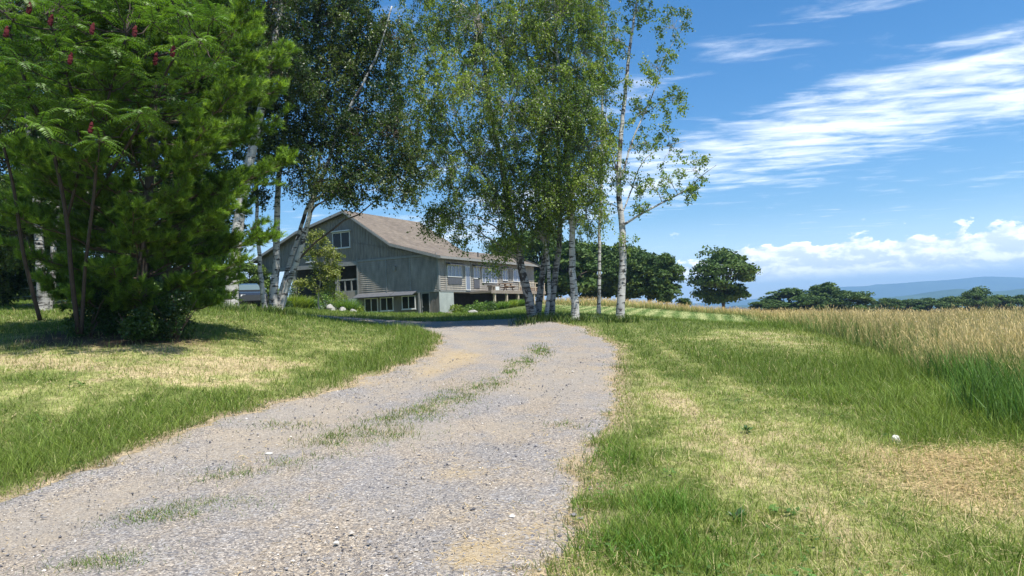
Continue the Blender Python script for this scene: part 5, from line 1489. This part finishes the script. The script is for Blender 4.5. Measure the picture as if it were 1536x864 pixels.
def ridge(name, label, prof, Y, depth, seed):
    xs = np.array([at(a_, b_, Y)[0] for a_, b_ in prof]); zs = np.array([at(a_, b_, Y)[2] for a_, b_ in prof])
    X = np.linspace(xs[0], xs[-1], 260); Z = np.interp(X, xs, zs)
    k_ = np.ones(9) / 9; Z = np.convolve(np.pad(Z, 4, mode='edge'), k_, 'valid')
    t = np.linspace(-1, 1, 25)
    GX = np.repeat(X[None], 25, 0); GY = Y + t[:, None] * depth + 0 * GX
    sh = (1 - np.abs(t)) ** .8
    zn = (fbm(GX * .0022, GY * .0022, seed, 5) - .5)
    GZ = -48 + (Z[None] + 48) * sh[:, None] * (1 + .35 * zn * (np.abs(t)[:, None] > .05)) + zn * 14
    ii = np.arange(24)[:, None] * 260 + np.arange(259)[None]
    o = mesh(name, np.c_[GX.ravel(), GY.ravel(), GZ.ravel()], np.stack([ii, ii + 1, ii + 261, ii + 260], -1).reshape(-1, 4), M['ridge'], smooth=True)
    tag(o, label, 'hills', kind='structure')


ridge('hills', 'far pale blue mountain ridge on the horizon', [(700, 470), (900, 462), (1100, 452), (1180, 443), (1240, 431), (1310, 429), (1360, 424), (1420, 420), (1480, 414), (1536, 416), (1620, 424), (1750, 440)], 8200, 1100, 201)
ridge('hills', 'nearer darker blue ridge below the far mountains', [(1100, 458), (1250, 455), (1310, 447), (1360, 443), (1400, 437), (1440, 432), (1475, 438), (1510, 436), (1536, 433), (1620, 436), (1750, 442)], 3900, 600, 207)

# ------------------------------------------------------------------ haze
mb = MB(); mb.hexa(np.array([[x_, y_, z_] for z_ in (-49, 290) for x_, y_ in ((-11900, -40), (11900, -40), (11900, 9900), (-11900, 9900))], float))
m = bpy.data.materials.new('haze'); m.use_nodes = True
nt = NT(m.node_tree)
for nd_ in list(nt.n): 
    if nd_.type == 'BSDF_PRINCIPLED': nt.n.remove(nd_)
vol = nt.node('ShaderNodeVolumePrincipled'); vol.inputs['Density'].default_value = 1.7e-4; vol.inputs['Color'].default_value = (0.36, 0.64, 1.0, 1); vol.inputs['Anisotropy'].default_value = .2
nt.l.new(vol.outputs[0], nt.n['Material Output'].inputs['Volume'])
HAZE = mb.build('haze', m); tag(HAZE, 'pale blue summer haze over the valley', 'haze', kind='stuff')

# ------------------------------------------------------------------ sky, sun
SUN_EL = math.radians(66); sx_, sy_ = .68, -.73
SUN_ROT = math.atan2(sx_, sy_)
world = bpy.data.worlds.new('World'); scene.world = world; world.use_nodes = True
nt = NT(world.node_tree)
bgn = nt.n['Background']
sky = nt.node('ShaderNodeTexSky', sky_type='NISHITA'); sky.sun_disc = False; sky.sun_elevation = SUN_EL; sky.sun_rotation = SUN_ROT
sky.air_density = 1.0; sky.dust_density = 0.25; sky.ozone_density = 3.0; sky.altitude = 200
hs = nt.node('ShaderNodeHueSaturation'); hs.inputs['Saturation'].default_value = 1.34; hs.inputs['Value'].default_value = 1.0; nt.l.new(sky.outputs[0], hs.inputs['Color'])
dirv = nt.node('ShaderNodeTexCoord').outputs['Generated']
sp3 = nt.node('ShaderNodeSeparateXYZ'); nt.l.new(dirv, sp3.inputs[0])
X, Y, Z = sp3.outputs
zc = nt.math('MAXIMUM', Z, 0.012)
pxn = nt.math('DIVIDE', X, zc); pyn = nt.math('DIVIDE', Y, zc)
band = nt.math('ADD', nt.math('MULTIPLY', pxn, .84), nt.math('MULTIPLY', pyn, .545))
cv = nt.node('ShaderNodeCombineXYZ'); nt.put(cv.inputs[0], nt.math('ADD', nt.math('MULTIPLY', pxn, .9), nt.math('MULTIPLY', pyn, .12))); nt.put(cv.inputs[1], nt.math('MULTIPLY', pyn, 1.7))
n_f = nt.noise(cv.outputs[0], 2.6, 9, .62, .35)
cv2 = nt.node('ShaderNodeCombineXYZ'); nt.put(cv2.inputs[0], pxn); nt.put(cv2.inputs[1], pyn)
n_b = nt.noise(cv2.outputs[0], .75, 5, .55, .3)
inb = nt.math('MULTIPLY', nt.smooth(band, 2.75, 3.55), nt.math('SUBTRACT', 1.0, nt.smooth(band, 3.9, 6.2)))
inb2 = nt.math('MULTIPLY', nt.math('MULTIPLY', nt.smooth(band, 2.0, 2.25), nt.math('SUBTRACT', 1.0, nt.smooth(band, 2.35, 2.6))), .55)
ci = nt.math('ADD', nt.math('MULTIPLY', inb, .46), nt.math('MULTIPLY', inb2, .32))
ci = nt.math('ADD', ci, nt.math('MULTIPLY', nt.math('SUBTRACT', n_f, .5), 1.6))
ci = nt.math('ADD', ci, nt.math('MULTIPLY', nt.math('SUBTRACT', n_b, .5), .85))
cirrus = nt.math('MULTIPLY', nt.smooth(ci, .08, .95), .86)
cirrus = nt.math('MULTIPLY', cirrus, nt.smooth(Z, .03, .10))
# cumulus bank low over the horizon
hyp = nt.math('SQRT', nt.math('ADD', nt.math('MULTIPLY', X, X), nt.math('MULTIPLY', Y, Y)))
az = nt.math('ARCTAN2', X, Y); el = nt.math('DIVIDE', Z, hyp)
cu = nt.node('ShaderNodeCombineXYZ'); nt.put(cu.inputs[0], nt.math('MULTIPLY', az, 26)); nt.put(cu.inputs[1], nt.math('MULTIPLY', el, 52))
cn = nt.noise(cu.outputs[0], 1.0, 9, .62, .2)
cu2 = nt.node('ShaderNodeCombineXYZ'); nt.put(cu2.inputs[0], nt.math('ADD', nt.math('MULTIPLY', az, 26), .16)); nt.put(cu2.inputs[1], nt.math('ADD', nt.math('MULTIPLY', el, 52), .30))
cn2 = nt.noise(cu2.outputs[0], 1.0, 9, .62, .2)
azm = nt.math('ADD', nt.math('MULTIPLY', nt.smooth(az, .20, .33), .8), .12)
topm = nt.math('SUBTRACT', 1.0, nt.smooth(el, .046, .086))
botm = nt.smooth(el, .026, .044)
cd = nt.math('ADD', nt.math('MULTIPLY', nt.math('MULTIPLY', topm, azm), .85), nt.math('MULTIPLY', nt.math('SUBTRACT', cn, .5), 1.35))
cum = nt.math('MULTIPLY', nt.math('MULTIPLY', nt.smooth(cd, .15, .23), botm), nt.math('SUBTRACT', 1.0, nt.smooth(el, .075, .11)))
shade = nt.smooth(nt.math('SUBTRACT', cn, cn2), -.10, .14)
ccol = nt.mix(shade, (7.2, 8.0, 9.4, 1), (12.5, 12.5, 12.4, 1))
# pale bank under the cumulus
veil = nt.math('MULTIPLY', nt.math('SUBTRACT', 1.0, nt.smooth(el, .03, .13)), .55)
base_ = nt.mix(veil, hs.outputs[0], (7.2, 9.2, 11.2, 1))
c1 = nt.mix(cirrus, base_, (11.0, 11.2, 11.5, 1))
c2 = nt.mix(cum, c1, ccol)
nt.l.new(c2, bgn.inputs['Color']); bgn.inputs['Strength'].default_value = 0.085

sd = bpy.data.lights.new('sun', 'SUN'); sd.energy = 4.9; sd.angle = math.radians(.53); sd.color = (1.0, .955, .88)
so = bpy.data.objects.new('sun', sd); COL.objects.link(so)
sdir = Vector((sx_ * math.cos(SUN_EL), sy_ * math.cos(SUN_EL), math.sin(SUN_EL)))
so.rotation_euler = (-sdir).to_track_quat('-Z', 'Y').to_euler(); so.location = (30, -20, 60)

cd_ = bpy.data.cameras.new('camera'); cd_.lens = 26.0; cd_.sensor_width = 36; cd_.clip_end = 40000; cd_.clip_start = .05
co = bpy.data.objects.new('camera', cd_); COL.objects.link(co)
co.matrix_world = mathutils.Matrix(((RT[0], UP[0], -fw[0], CAM[0]), (RT[1], UP[1], -fw[1], CAM[1]), (RT[2], UP[2], -fw[2], CAM[2]), (0, 0, 0, 1)))
scene.camera = co
vs = scene.view_settings; vs.view_transform = 'Standard'; vs.look = 'None'; vs.gamma = 1; vs.exposure = 0.88; vs.use_curve_mapping = False
scene.cycles.max_bounces = 6; scene.cycles.diffuse_bounces = 3; scene.cycles.transmission_bounces = 3; scene.cycles.volume_bounces = 0; scene.cycles.transparent_max_bounces = 4
scene.cycles.use_denoising = True
